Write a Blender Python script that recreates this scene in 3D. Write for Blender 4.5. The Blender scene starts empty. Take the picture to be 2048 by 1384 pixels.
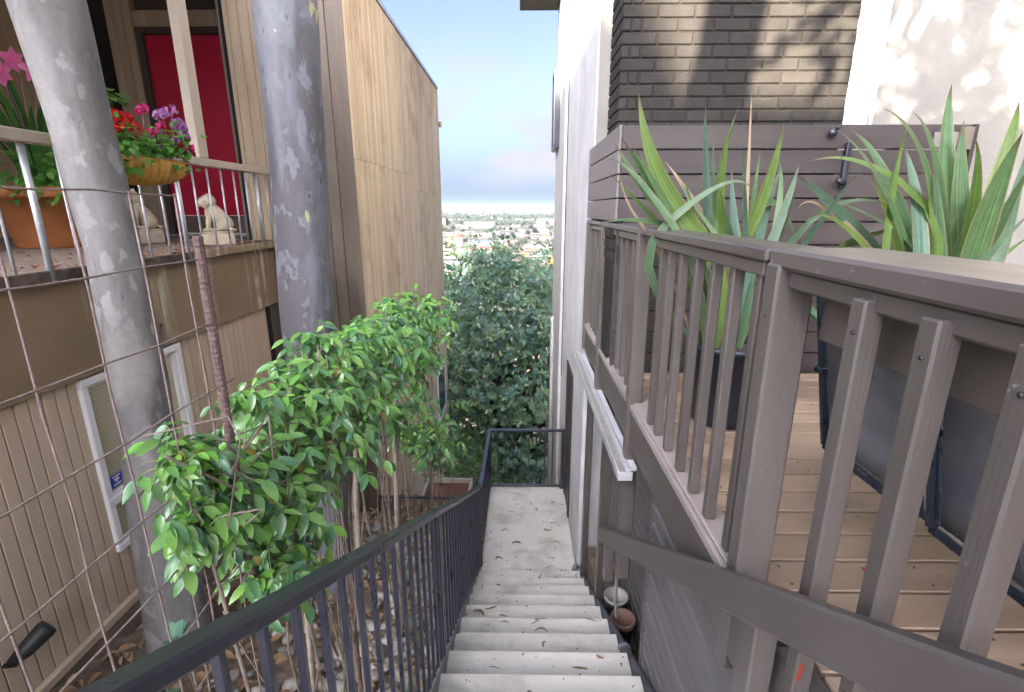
import bpy, bmesh, math, random
import numpy as np
from mathutils import Vector, Matrix, Euler

random.seed(11)
np.random.seed(11)
SC = bpy.context.scene
COL = SC.collection
R = math.radians

# ------------------------------------------------------------------ camera
cam_d = bpy.data.cameras.new("camera")
cam = bpy.data.objects.new("camera", cam_d)
COL.objects.link(cam)
cam.location = (0, 0, 0)
cam.rotation_euler = (R(90 - 15.376), 0, R(0.773))
cam_d.sensor_width = 36.0
cam_d.lens = 17.578
cam_d.clip_start = 0.05
cam_d.clip_end = 60000
SC.camera = cam
SC.render.resolution_x, SC.render.resolution_y = 1024, 692

# ------------------------------------------------------------------ light
SUN_DIR = Vector((0.34, 0.86, -0.385)).normalized()      # the way the sunlight travels
sun_el = math.asin(-SUN_DIR.z)
sun_rot = math.atan2(-SUN_DIR.x, -SUN_DIR.y)
world = bpy.data.worlds.new("World")
SC.world = world
world.use_nodes = True
wn, wl = world.node_tree.nodes, world.node_tree.links
wn.clear()
w_out = wn.new("ShaderNodeOutputWorld")
w_bg = wn.new("ShaderNodeBackground")
sky = wn.new("ShaderNodeTexSky")
sky.sky_type = 'NISHITA'
sky.sun_disc = False
sky.sun_elevation = sun_el
sky.sun_rotation = sun_rot % (2 * math.pi)
sky.altitude = 100
sky.air_density = 0.115
sky.dust_density = 5.5
sky.ozone_density = 2.6
tc = wn.new("ShaderNodeTexCoord")
sepz = wn.new("ShaderNodeSeparateXYZ")
wl.new(tc.outputs['Generated'], sepz.inputs[0])
# pale air low over the horizon, all the way round
hz_ = wn.new("ShaderNodeValToRGB")
e = hz_.color_ramp.elements
e[0].position = 0.0; e[0].color = (1, 1, 1, 1)
e[1].position = 0.20; e[1].color = (0, 0, 0, 1)
e.new(0.07).color = (.60, .60, .60, 1)
wl.new(sepz.outputs['Z'], hz_.inputs['Fac'])
mh = wn.new("ShaderNodeMix"); mh.data_type = 'RGBA'
wl.new(hz_.outputs['Color'], mh.inputs[0])
wl.new(sky.outputs['Color'], mh.inputs[6])
mh.inputs[7].default_value = (.31, .40, .50, 1)
# soft cloud banks
mp = wn.new("ShaderNodeMapping")
mp.inputs['Scale'].default_value = (1.0, 1.0, 3.0)
mp.inputs['Location'].default_value = (0.62, 0.0, 0.35)
nz = wn.new("ShaderNodeTexNoise")
nz.inputs['Scale'].default_value = 5.2
nz.inputs['Detail'].default_value = 4.5
nz.inputs['Roughness'].default_value = 0.5
rp = wn.new("ShaderNodeValToRGB")
rp.color_ramp.elements[0].position = 0.44
rp.color_ramp.elements[1].position = 0.62
band = wn.new("ShaderNodeValToRGB")
e = band.color_ramp.elements
e[0].position = 0.03; e[0].color = (0, 0, 0, 1)
e[1].position = 0.30; e[1].color = (0, 0, 0, 1)
e.new(0.08).color = (1, 1, 1, 1); e.new(0.19).color = (1, 1, 1, 1)
wl.new(sepz.outputs['Z'], band.inputs['Fac'])
mul = wn.new("ShaderNodeMix"); mul.data_type = 'RGBA'; mul.blend_type = 'MULTIPLY'; mul.inputs[0].default_value = 1
mx = wn.new("ShaderNodeMix")
mx.data_type = 'RGBA'
mx.inputs[7].default_value = (.57, .56, .66, 1)
wl.new(tc.outputs['Generated'], mp.inputs['Vector'])
wl.new(mp.outputs['Vector'], nz.inputs['Vector'])
wl.new(nz.outputs['Fac'], rp.inputs['Fac'])
wl.new(rp.outputs['Color'], mul.inputs[6]); wl.new(band.outputs['Color'], mul.inputs[7])
wl.new(mul.outputs[2], mx.inputs[0])
wl.new(mh.outputs[2], mx.inputs[6])
wl.new(mx.outputs[2], w_bg.inputs['Color'])
w_bg.inputs['Strength'].default_value = 0.12
wl.new(w_bg.outputs[0], w_out.inputs['Surface'])

sun_d = bpy.data.lights.new("sun", 'SUN')
sun_d.energy = 3.8
sun_d.angle = R(0.5)
sun_d.color = (1.0, 0.86, 0.68)
sun_o = bpy.data.objects.new("sun", sun_d)
COL.objects.link(sun_o)
sun_o.rotation_mode = 'QUATERNION'
sun_o.rotation_quaternion = SUN_DIR.to_track_quat('-Z', 'Y')
sun_o.location = (-5, -12, 12)

SC.view_settings.view_transform = 'Standard'
SC.view_settings.look = 'None'
SC.view_settings.exposure = 3.6
SC.view_settings.gamma = 1.0
SC.view_settings.use_curve_mapping = False
SC.cycles.max_bounces = 10
SC.cycles.diffuse_bounces = 8
SC.cycles.caustics_reflective = False
SC.cycles.caustics_refractive = False
SC.cycles.sample_clamp_indirect = 4.0

# ------------------------------------------------------------------ materials
def _nodes(name):
    m = bpy.data.materials.new(name)
    m.use_nodes = True
    n, l = m.node_tree.nodes, m.node_tree.links
    return m, n, l, n['Principled BSDF']

def rgba(c):
    return (c[0], c[1], c[2], 1)

def mat(name, c1, c2=None, scale=6.0, stretch=(1, 1, 1), rough=0.6, bump=0.0, bscale=40.0, bstretch=None,
        lo=0.35, hi=0.65, var=0.0, detail=6.0, spec=0.5, metal=0.0, dirt=None, dscale=2.0, dlo=0.55, dhi=0.75, rvar=0.12,
        edge=None):
    """mottled colour between c1 and c2, optional second patchy colour, per-object variation, fine relief"""
    m, n, l, b = _nodes(name)
    b.inputs['Roughness'].default_value = rough
    b.inputs['Metallic'].default_value = metal
    b.inputs['Specular IOR Level'].default_value = spec
    tcn = n.new("ShaderNodeTexCoord")
    mpn = n.new("ShaderNodeMapping"); mpn.inputs['Scale'].default_value = stretch
    oi = n.new("ShaderNodeObjectInfo")
    geo = n.new("ShaderNodeNewGeometry")
    add = n.new("ShaderNodeVectorMath"); add.operation = 'ADD'
    l.new(geo.outputs['Position'], mpn.inputs['Vector'])
    l.new(mpn.outputs[0], add.inputs[0])
    sc = n.new("ShaderNodeMath"); sc.operation = 'MULTIPLY'; sc.inputs[1].default_value = 7.3
    l.new(oi.outputs['Random'], sc.inputs[0]); l.new(sc.outputs[0], add.inputs[1])
    nt = n.new("ShaderNodeTexNoise"); nt.inputs['Scale'].default_value = scale; nt.inputs['Detail'].default_value = detail
    nt.inputs['Roughness'].default_value = 0.6
    l.new(add.outputs[0], nt.inputs['Vector'])
    cr = n.new("ShaderNodeValToRGB")
    cr.color_ramp.elements[0].position = lo; cr.color_ramp.elements[1].position = hi
    cr.color_ramp.elements[0].color = rgba(c1); cr.color_ramp.elements[1].color = rgba(c2 or c1)
    l.new(nt.outputs['Fac'], cr.inputs['Fac'])
    col = cr.outputs['Color']
    if dirt:
        nd = n.new("ShaderNodeTexNoise"); nd.inputs['Scale'].default_value = dscale; nd.inputs['Detail'].default_value = 8
        nd.inputs['Roughness'].default_value = 0.65
        l.new(geo.outputs['Position'], nd.inputs['Vector'])
        dr = n.new("ShaderNodeValToRGB"); dr.color_ramp.elements[0].position = dlo; dr.color_ramp.elements[1].position = dhi
        l.new(nd.outputs['Fac'], dr.inputs['Fac'])
        mxx = n.new("ShaderNodeMix"); mxx.data_type = 'RGBA'
        l.new(dr.outputs['Color'], mxx.inputs[0]); l.new(col, mxx.inputs[6]); mxx.inputs[7].default_value = rgba(dirt)
        col = mxx.outputs[2]
    if var:
        hs = n.new("ShaderNodeHueSaturation")
        mr = n.new("ShaderNodeMapRange"); mr.inputs[3].default_value = 1 - var; mr.inputs[4].default_value = 1 + var
        l.new(oi.outputs['Random'], mr.inputs[0]); l.new(mr.outputs[0], hs.inputs['Value'])
        l.new(col, hs.inputs['Color']); col = hs.outputs['Color']
    l.new(col, b.inputs['Base Color'])
    if rvar:
        mr2 = n.new("ShaderNodeMapRange"); mr2.inputs[3].default_value = max(0.02, rough - rvar); mr2.inputs[4].default_value = min(1, rough + rvar)
        l.new(nt.outputs['Fac'], mr2.inputs[0]); l.new(mr2.outputs[0], b.inputs['Roughness'])
    if bump:
        mb = n.new("ShaderNodeMapping"); mb.inputs['Scale'].default_value = bstretch or stretch
        l.new(geo.outputs['Position'], mb.inputs['Vector'])
        nb = n.new("ShaderNodeTexNoise"); nb.inputs['Scale'].default_value = bscale; nb.inputs['Detail'].default_value = 4
        l.new(mb.outputs[0], nb.inputs['Vector'])
        bp = n.new("ShaderNodeBump"); bp.inputs['Strength'].default_value = bump; bp.inputs['Distance'].default_value = 0.01
        l.new(nb.outputs['Fac'], bp.inputs['Height']); l.new(bp.outputs[0], b.inputs['Normal'])
    return m

def leafmat(name, cols, rough=0.4, trans=0.25, tip=None, spec=0.5):
    """leaf colour picked per leaf (face attribute rnd, or the object's own random), thin translucent blade"""
    m, n, l, b = _nodes(name)
    at = n.new("ShaderNodeAttribute"); at.attribute_name = "rnd"
    oi = n.new("ShaderNodeObjectInfo")
    ad = n.new("ShaderNodeMath"); ad.operation = 'ADD'
    fr = n.new("ShaderNodeMath"); fr.operation = 'FRACT'
    l.new(at.outputs['Fac'], ad.inputs[0]); l.new(oi.outputs['Random'], ad.inputs[1]); l.new(ad.outputs[0], fr.inputs[0])
    cr = n.new("ShaderNodeValToRGB")
    el = cr.color_ramp.elements
    while len(el) < len(cols):
        el.new(0.5)
    for i, c in enumerate(cols):
        el[i].position = i / max(1, len(cols) - 1)
        el[i].color = rgba(c)
    l.new(fr.outputs[0], cr.inputs['Fac'])
    col = cr.outputs['Color']
    if tip:
        uv = n.new("ShaderNodeAttribute"); uv.attribute_name = "along"
        tr = n.new("ShaderNodeValToRGB"); tr.color_ramp.elements[0].position = 0.92; tr.color_ramp.elements[1].position = 0.985
        l.new(uv.outputs['Fac'], tr.inputs['Fac'])
        mxx = n.new("ShaderNodeMix"); mxx.data_type = 'RGBA'
        l.new(tr.outputs['Color'], mxx.inputs[0]); l.new(col, mxx.inputs[6]); mxx.inputs[7].default_value = rgba(tip)
        col = mxx.outputs[2]
    if tip:
        # fine lengthwise ribs and a pale margin, carried by the blade's own coordinates
        ac = n.new("ShaderNodeAttribute"); ac.attribute_name = "across"
        al = n.new("ShaderNodeAttribute"); al.attribute_name = "along"
        cb = n.new("ShaderNodeCombineXYZ")
        m1 = n.new("ShaderNodeMath"); m1.operation = 'MULTIPLY'; m1.inputs[1].default_value = 7.0
        m2 = n.new("ShaderNodeMath"); m2.operation = 'MULTIPLY'; m2.inputs[1].default_value = 1.3
        m3 = n.new("ShaderNodeMath"); m3.operation = 'MULTIPLY'; m3.inputs[1].default_value = 40.0
        l.new(ac.outputs['Fac'], m1.inputs[0]); l.new(al.outputs['Fac'], m2.inputs[0]); l.new(oi.outputs['Random'], m3.inputs[0])
        l.new(m1.outputs[0], cb.inputs[0]); l.new(m2.outputs[0], cb.inputs[1]); l.new(m3.outputs[0], cb.inputs[2])
        rn = n.new("ShaderNodeTexNoise"); rn.inputs['Scale'].default_value = 1.6; rn.inputs['Detail'].default_value = 5
        l.new(cb.outputs[0], rn.inputs['Vector'])
        rm = n.new("ShaderNodeMapRange"); rm.inputs[1].default_value = .3; rm.inputs[2].default_value = .7; rm.inputs[3].default_value = .55; rm.inputs[4].default_value = 1.35
        l.new(rn.outputs['Fac'], rm.inputs[0])
        hr = n.new("ShaderNodeHueSaturation"); l.new(rm.outputs[0], hr.inputs['Value']); l.new(col, hr.inputs['Color'])
        ab = n.new("ShaderNodeMath"); ab.operation = 'ABSOLUTE'; l.new(ac.outputs['Fac'], ab.inputs[0])
        er = n.new("ShaderNodeValToRGB"); er.color_ramp.elements[0].position = .84; er.color_ramp.elements[1].position = .97
        l.new(ab.outputs[0], er.inputs['Fac'])
        me_ = n.new("ShaderNodeMix"); me_.data_type = 'RGBA'
        l.new(er.outputs['Color'], me_.inputs[0]); l.new(hr.outputs['Color'], me_.inputs[6]); me_.inputs[7].default_value = (.24, .22, .09, 1)
        col = me_.outputs[2]
    geo = n.new("ShaderNodeNewGeometry")
    nn = n.new("ShaderNodeTexNoise"); nn.inputs['Scale'].default_value = 35; nn.inputs['Detail'].default_value = 3
    l.new(geo.outputs['Position'], nn.inputs['Vector'])
    hs = n.new("ShaderNodeHueSaturation")
    mr = n.new("ShaderNodeMapRange"); mr.inputs[3].default_value = 0.75; mr.inputs[4].default_value = 1.25
    l.new(nn.outputs['Fac'], mr.inputs[0]); l.new(mr.outputs[0], hs.inputs['Value']); l.new(col, hs.inputs['Color'])
    col = hs.outputs['Color']
    l.new(col, b.inputs['Base Color'])
    b.inputs['Roughness'].default_value = rough
    b.inputs['Specular IOR Level'].default_value = spec
    tb = n.new("ShaderNodeBsdfTranslucent")
    l.new(col, tb.inputs['Color'])
    ms = n.new("ShaderNodeMixShader"); ms.inputs[0].default_value = trans
    l.new(b.outputs[0], ms.inputs[1]); l.new(tb.outputs[0], ms.inputs[2])
    l.new(ms.outputs[0], n['Material Output'].inputs['Surface'])
    return m

def glassmat(name, c, rough=0.08):
    m, n, l, b = _nodes(name)
    b.inputs['Base Color'].default_value = rgba(c); b.inputs['Roughness'].default_value = rough
    b.inputs['Specular IOR Level'].default_value = 0.6
    return m

M = {}
M['taupe'] = mat('taupe_paint', (.086, .074, .068), (.112, .098, .091), 3.0, (3, .6, .6), 0.34, .14, 30, (8, 1, 1), var=.08, spec=.6, dirt=(.21, .20, .205), dscale=30, dlo=.66, dhi=.70)
M['taupe_v'] = mat('taupe_paint_post', (.086, .074, .068), (.112, .098, .091), 3.0, (3, 3, .5), 0.34, .14, 30, (6, 6, .6), var=.10, spec=.6, dirt=(.21, .20, .205), dscale=30, dlo=.66, dhi=.70)
M['ledge'] = mat('ledge_paint', (.26, .22, .205), (.34, .295, .275), 4, (1, .5, 1), 0.6, .15, 30, var=.05, dirt=(.12, .09, .07), dlo=.62, dhi=.8)
M['deckwood'] = mat('deck_board', (.30, .215, .15), (.40, .30, .215), 3, (.5, 4, 1), 0.6, .15, 26, (1, 14, 1), var=.16, dirt=(.24, .185, .14), dlo=.5, dhi=.7)
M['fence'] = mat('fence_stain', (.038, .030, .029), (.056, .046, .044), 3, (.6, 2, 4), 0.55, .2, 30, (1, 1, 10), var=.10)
M['fence_lit'] = mat('fence_stain_lit', (.17, .15, .148), (.22, .198, .195), 3, (2, .6, 4), 0.55, .2, 30, (1, 1, 10), var=.08)  # paler copy of the fence stain, the side boards' brighter light painted in
M['lap'] = mat('lap_siding', (.115, .108, .112), (.145, .137, .142), 3, (1, .5, 2), 0.5, .12, 30, var=.06)
M['black'] = mat('black_metal', (.018, .020, .032), (.028, .031, .046), 8, rough=0.30, bump=.03, bscale=90, spec=.7)
M['concrete'] = mat('concrete', (.66, .625, .555), (.77, .74, .675), 2.2, rough=.85, bump=.25, bscale=90, dirt=(.45, .42, .355), dscale=2.2, dlo=.50, dhi=.70)
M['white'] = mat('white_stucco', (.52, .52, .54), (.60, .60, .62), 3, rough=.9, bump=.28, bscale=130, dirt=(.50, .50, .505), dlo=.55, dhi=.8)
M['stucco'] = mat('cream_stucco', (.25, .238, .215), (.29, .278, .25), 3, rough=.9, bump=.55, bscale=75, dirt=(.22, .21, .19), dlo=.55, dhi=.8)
M['trim'] = mat('white_trim', (.45, .45, .45), (.52, .52, .52), 5, rough=.5, bump=.05, dirt=(.33, .31, .29), dscale=5, dlo=.66, dhi=.8)
M['brick'] = mat('painted_brick', (.028, .0255, .023), (.040, .0365, .033), 9, rough=.8, bump=.4, bscale=120, var=.10, spec=.2)
M['mortar'] = mat('painted_mortar', (.023, .021, .019), (.033, .030, .027), 20, rough=.85, bump=.5, bscale=150, spec=.2)
M['tanboard'] = mat('tan_siding', (.56, .44, .315), (.62, .49, .355), 2.0, (2, 2, .4), .7, .1, 40, (6, 6, .6), var=.05, dirt=(.50, .385, .27), dlo=.55, dhi=.8)
M['weather'] = mat('weathered_siding', (.60, .45, .275), (.75, .60, .405), 4.5, (9, 9, .28), .8, .4, 30, (16, 16, .4), dirt=(.40, .27, .14), dscale=1.0, dlo=.50, dhi=.74, var=.13)
M['darkboard'] = mat('dark_brown_boards', (.105, .08, .06), (.145, .115, .088), 3, (4, 4, .5), .65, .15, 40, (8, 8, .6), var=.07)
M['pilaster'] = mat('brown_grey_pilaster', (.40, .31, .205), (.49, .39, .27), 3, (4, 4, .4), .65, .15, 40, (8, 8, .6), var=.06)
M['jamb'] = mat('dark_jamb', (.16, .135, .105), (.20, .17, .135), 3, (4, 4, .4), .6, .1, 40, var=.04)
M['col_tan'] = mat('tan_post_paint', (.42, .35, .265), (.48, .41, .32), 3, (3, 3, .4), .5, .08, 40)
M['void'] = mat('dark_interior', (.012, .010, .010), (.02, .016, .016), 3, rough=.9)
M['soffit'] = mat('soffit', (.07, .052, .04), (.09, .07, .055), 3, rough=.8)
M['reddoor'] = mat('red_door_paint', (.52, .010, .05), (.58, .016, .062), 2, rough=.30, bump=.02, spec=.5, rvar=.05)
M['kick'] = mat('kickplate', (.20, .15, .12), (.25, .19, .15), 4, rough=.35, metal=.4)
M['galv'] = mat('galvanised_tube', (.42, .45, .48), (.55, .57, .60), 12, rough=.4, metal=.5)
M['rust'] = mat('rusty_wire', (.17, .125, .115), (.25, .19, .175), 30, rough=.8, bump=.4, bscale=200)
M['rebar'] = mat('rusty_rebar', (.085, .052, .052), (.15, .095, .09), 25, rough=.75, bump=.5, bscale=160)
M['terra'] = mat('terracotta', (.36, .13, .04), (.46, .18, .065), 6, rough=.7, bump=.15, bscale=60)
M['stone'] = mat('cast_stone', (.42, .355, .26), (.53, .46, .35), 14, rough=.85, bump=.3, bscale=80, dirt=(.22, .18, .12), dscale=9, dlo=.58, dhi=.75)
M['coco'] = mat('coco_liner', (.52, .27, .05), (.68, .40, .10), 40, rough=.95, bump=.9, bscale=160)
M['soil'] = mat('soil', (.045, .03, .02), (.10, .07, .05), 30, rough=1, bump=.9, bscale=60)
M['slab'] = mat('balcony_concrete', (.16, .125, .10), (.25, .20, .165), 5, rough=.85, bump=.4, bscale=60, dirt=(.28, .13, .07), dscale=9, dlo=.58, dhi=.66)
M['slabedge'] = mat('mossy_edge', (.10, .075, .055), (.17, .13, .10), 16, rough=.95, bump=.9, bscale=50, dirt=(.055, .042, .03), dscale=6, dlo=.45, dhi=.6)
M['winframe'] = mat('window_frame_white', (.78, .775, .76), (.86, .855, .84), 8, rough=.45, dirt=(.35, .3, .24), dscale=12, dlo=.68, dhi=.78)
M['tealglass'] = glassmat('teal_window_glass', (.035, .07, .085), .1)
M['darkglass'] = glassmat('dark_glass', (.02, .022, .026), .05)
M['sticker'] = mat('sticker_blue', (.03, .06, .42), rough=.4)
M['whiteprint'] = mat('sticker_white', (.8, .8, .82), rough=.5)
M['sling'] = mat('sling_fabric', (.14, .145, .16), (.22, .222, .235), 7, (1, 1, 1), .9, .3, 240, dirt=(.10, .11, .145), dscale=4, dlo=.45, dhi=.7)
M['blueframe'] = mat('navy_tube', (.012, .020, .036), (.020, .032, .052), 6, rough=.28, spec=.6)
M['potdark'] = mat('navy_pot', (.012, .016, .028), (.02, .025, .04), 5, rough=.35)
M['alu'] = mat('weathered_aluminium', (.40, .40, .41), (.50, .50, .51), 10, rough=.5, metal=.15, dirt=(.35, .33, .30), dscale=14, dlo=.6, dhi=.72)
M['felt'] = mat('dusty_track_floor', (.26, .24, .22), (.36, .34, .31), 25, rough=.95, bump=.4, bscale=100, dirt=(.10, .08, .06), dscale=25, dlo=.66, dhi=.72)
M['pvc'] = mat('grey_pipe', (.085, .088, .10), (.12, .123, .135), 6, rough=.42)
M['pvcring'] = mat('pipe_collar', (.20, .20, .22), (.26, .26, .28), 6, rough=.4)
M['groundm'] = mat('garden_soil', (.12, .085, .055), (.21, .16, .11), 9, rough=1, bump=.8, bscale=30, dirt=(.29, .25, .19), dscale=5, dlo=.5, dhi=.7)
M['pebble'] = mat('pebble', (.36, .33, .29), (.62, .58, .52), 3, rough=.75, var=.25)
M['dryleaf'] = leafmat('dry_leaf', [(.22, .12, .06), (.34, .22, .11), (.15, .08, .045), (.42, .30, .18)], .8, .1)
M['twig'] = mat('twig', (.10, .06, .04), (.17, .11, .07), 30, rough=.9, var=.3)
M['stem'] = mat('vine_stem', (.17, .14, .11), (.28, .235, .185), 20, rough=.9, var=.3)
M['paper'] = mat('paper', (.8, .8, .8), rough=.8)
M['planterwood'] = mat('planter_timber', (.33, .30, .26), (.42, .385, .34), 5, rough=.85, bump=.3, bscale=30, var=.1)
M['mulch'] = mat('mulch', (.09, .04, .028), (.22, .10, .07), 40, rough=1, bump=.9, bscale=80)
M['vineleaf'] = leafmat('vine_leaf', [(.07, .20, .07), (.15, .33, .065), (.055, .16, .09), (.22, .41, .075), (.085, .23, .08), (.17, .35, .08), (.06, .17, .075)], .26, .30, spec=.7)
M['vinelight'] = leafmat('vine_leaf_young', [(.17, .42, .06), (.13, .36, .05), (.21, .46, .08)], .35, .4)
M['crownleaf'] = leafmat('tree_leaf', [(.12, .24, .155), (.16, .29, .17), (.22, .33, .12), (.10, .205, .165), (.20, .33, .24), (.29, .37, .13)], .30, .15, spec=.7)
M['bushleaf'] = leafmat('bush_leaf', [(.06, .14, .03), (.11, .21, .035), (.04, .10, .03), (.16, .27, .04)], .5, .35)
M['flax'] = leafmat('flax_green', [(.085, .165, .075), (.10, .19, .075), (.07, .145, .075)], .40, .3, (.11, .07, .045))
M['flaxy'] = leafmat('flax_yellow_green', [(.125, .22, .055), (.17, .26, .06), (.11, .20, .05)], .40, .35, (.13, .075, .04))
M['flaxb'] = leafmat('flax_blue_green', [(.105, .195, .145), (.088, .17, .125), (.12, .215, .15)], .40, .3, (.16, .11, .08))
M['potleaf'] = leafmat('pot_leaf', [(.05, .17, .03), (.08, .23, .04), (.035, .12, .03), (.11, .28, .05)], .4, .3)
M['basketleaf'] = leafmat('basket_leaf', [(.08, .27, .03), (.12, .34, .04), (.06, .2, .03), (.17, .40, .07)], .45, .35)
M['palegreen'] = leafmat('succulent_leaf', [(.13, .27, .18), (.09, .22, .13), (.17, .32, .2)], .6, .2)
M['grass'] = leafmat('grass_blade', [(.16, .25, .07), (.24, .31, .12), (.11, .18, .05), (.32, .33, .17)], .6, .35)
M['bright'] = leafmat('bright_leaf', [(.18, .42, .04), (.24, .50, .05), (.13, .33, .03)], .45, .4)
def petal(name, c, c2):
    return leafmat(name, [c, c2, c], .7, .25)
M['pink'] = petal('pink_petal', (.72, .14, .34), (.78, .24, .45))
M['redp'] = petal('red_petal', (.62, .012, .012), (.72, .03, .02))
M['mauve'] = petal('mauve_petal', (.52, .20, .55), (.60, .32, .62))
M['magenta'] = petal('magenta_petal', (.66, .03, .20), (.70, .06, .28))
M['violet'] = petal('violet_petal', (.16, .08, .42), (.24, .13, .5))
M['grape'] = mat('blue_grey_cluster', (.10, .11, .22), (.2, .22, .36), 30, rough=.6)
M['yellowp'] = petal('yellow_petal', (.75, .62, .02), (.8, .7, .06))
M['redleaf'] = petal('red_fallen_leaf', (.45, .03, .02), (.55, .06, .03))
M['coral'] = petal('coral_tag', (.30, .045, .025), (.36, .06, .03))
M['white_plastic'] = mat('white_plastic', (.36, .345, .31), (.42, .405, .37), 5, rough=.45)
M['clay'] = mat('faded_clay', (.17, .095, .075), (.22, .13, .105), 8, rough=.8)
M['blackplastic'] = mat('black_plastic', (.012, .016, .014), (.02, .028, .024), 8, rough=.5)

def bark(name, base, dark, pale, yellow, sc=1.0):
    """flaking smooth bark: grey skin with darker and paler peeled patches and a few cream flecks"""
    m, n, l, b = _nodes(name)
    geo = n.new("ShaderNodeNewGeometry")
    def noise(scale, stretch, lo, hi, off, detail=4, rough=.5):
        mpn = n.new("ShaderNodeMapping"); mpn.inputs['Scale'].default_value = stretch; mpn.inputs['Location'].default_value = (off, off * .7, off * 1.3)
        l.new(geo.outputs['Position'], mpn.inputs['Vector'])
        t = n.new("ShaderNodeTexNoise"); t.inputs['Scale'].default_value = scale * sc; t.inputs['Detail'].default_value = detail; t.inputs['Roughness'].default_value = rough
        t.inputs['Distortion'].default_value = .4
        l.new(mpn.outputs[0], t.inputs['Vector'])
        r = n.new("ShaderNodeValToRGB"); r.color_ramp.elements[0].position = lo; r.color_ramp.elements[1].position = hi
        l.new(t.outputs['Fac'], r.inputs['Fac'])
        return r.outputs['Color']
    def mix(a, c, f):
        x = n.new("ShaderNodeMix"); x.data_type = 'RGBA'
        l.new(f, x.inputs[0])
        if isinstance(a, tuple): x.inputs[6].default_value = rgba(a)
        else: l.new(a, x.inputs[6])
        x.inputs[7].default_value = rgba(c)
        return x.outputs[2]
    c = mix(base, dark, noise(2.6, (1, 1, .24), .45, .56, 3.1))
    c = mix(c, pale, noise(2.8, (1, 1, .34), .56, .66, 8.7))
    c = mix(c, tuple(x * 1.12 for x in base), noise(9, (1, 1, .6), .56, .6, 14.))
    c = mix(c, tuple(x * .55 for x in base), noise(16, (1, 1, .45), .67, .69, 21.))
    c = mix(c, yellow, noise(6.5, (1, 1, .5), .675, .69, 33.))
    hs = n.new("ShaderNodeHueSaturation")
    t = n.new("ShaderNodeTexNoise"); t.inputs['Scale'].default_value = 28; t.inputs['Detail'].default_value = 5
    l.new(geo.outputs['Position'], t.inputs['Vector'])
    mr = n.new("ShaderNodeMapRange"); mr.inputs[3].default_value = .82; mr.inputs[4].default_value = 1.18
    l.new(t.outputs['Fac'], mr.inputs[0]); l.new(mr.outputs[0], hs.inputs['Value']); l.new(c, hs.inputs['Color'])
    l.new(hs.outputs[0], b.inputs['Base Color'])
    b.inputs['Roughness'].default_value = .8
    bp = n.new("ShaderNodeBump"); bp.inputs['Strength'].default_value = .5; bp.inputs['Distance'].default_value = .012
    l.new(noise(5, (1, 1, .5), .4, .6, 3.1), bp.inputs['Height']); l.new(bp.outputs[0], b.inputs['Normal'])
    return m
M['bark_pale'] = bark('pale_flaking_bark', (.205, .20, .197), (.14, .132, .13), (.25, .24, .222), (.33, .31, .18))
M['bark_grey'] = bark('grey_flaking_bark', (.150, .155, .178), (.102, .096, .108), (.185, .197, .220), (.40, .38, .20))
M['bark_plain'] = mat('brown_bark', (.10, .075, .06), (.17, .13, .10), 12, (1, 1, .3), rough=.95, bump=.8, bscale=20)

def streaked(name, base, streak):
    """painted band with pale mineral runs that have dried down its face"""
    m, n, l, b = _nodes(name)
    geo = n.new("ShaderNodeNewGeometry")
    def nz(scale, st, lo, hi, off=0):
        mpn = n.new("ShaderNodeMapping"); mpn.inputs['Scale'].default_value = st; mpn.inputs['Location'].default_value = (off, off, off)
        l.new(geo.outputs['Position'], mpn.inputs['Vector'])
        t = n.new("ShaderNodeTexNoise"); t.inputs['Scale'].default_value = scale; t.inputs['Detail'].default_value = 6
        l.new(mpn.outputs[0], t.inputs['Vector'])
        r = n.new("ShaderNodeValToRGB"); r.color_ramp.elements[0].position = lo; r.color_ramp.elements[1].position = hi
        l.new(t.outputs['Fac'], r.inputs['Fac'])
        return r.outputs['Color']
    a = nz(12, (1, 1, .045), .50, .62)
    c = nz(1.3, (1, 1, .2), .46, .58, 5.3)
    e = nz(7, (1, 1, .6), .36, .56, 2.1)
    ml = n.new("ShaderNodeMix"); ml.data_type = 'RGBA'; ml.blend_type = 'MULTIPLY'; ml.inputs[0].default_value = 1
    l.new(a, ml.inputs[6]); l.new(c, ml.inputs[7])
    m2 = n.new("ShaderNodeMix"); m2.data_type = 'RGBA'; m2.blend_type = 'MULTIPLY'; m2.inputs[0].default_value = 1
    l.new(ml.outputs[2], m2.inputs[6]); l.new(e, m2.inputs[7])
    bb = n.new("ShaderNodeMix"); bb.data_type = 'RGBA'
    l.new(nz(2.5, (1, 1, 1), .35, .65, 9), bb.inputs[0]); bb.inputs[6].default_value = rgba(base); bb.inputs[7].default_value = rgba(tuple(x * 1.2 for x in base))
    x = n.new("ShaderNodeMix"); x.data_type = 'RGBA'
    l.new(m2.outputs[2], x.inputs[0]); l.new(bb.outputs[2], x.inputs[6]); x.inputs[7].default_value = rgba(streak)
    l.new(x.outputs[2], b.inputs['Base Color']); b.inputs['Roughness'].default_value = .8
    return m
M['whitewall'] = streaked('rain_streaked_stucco', (.50, .50, .515), (.40, .395, .39))
M['dryflax'] = leafmat('dead_flax_leaf', [(.26, .19, .11), (.34, .26, .16), (.20, .14, .08)], .7, .2)
M['screwhead'] = mat('screw_head', (.05, .048, .046), (.08, .075, .07), 20, rough=.5, metal=.5)
M['fascia'] = streaked('streaked_brown_band', (.235, .168, .098), (.62, .57, .46))

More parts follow.
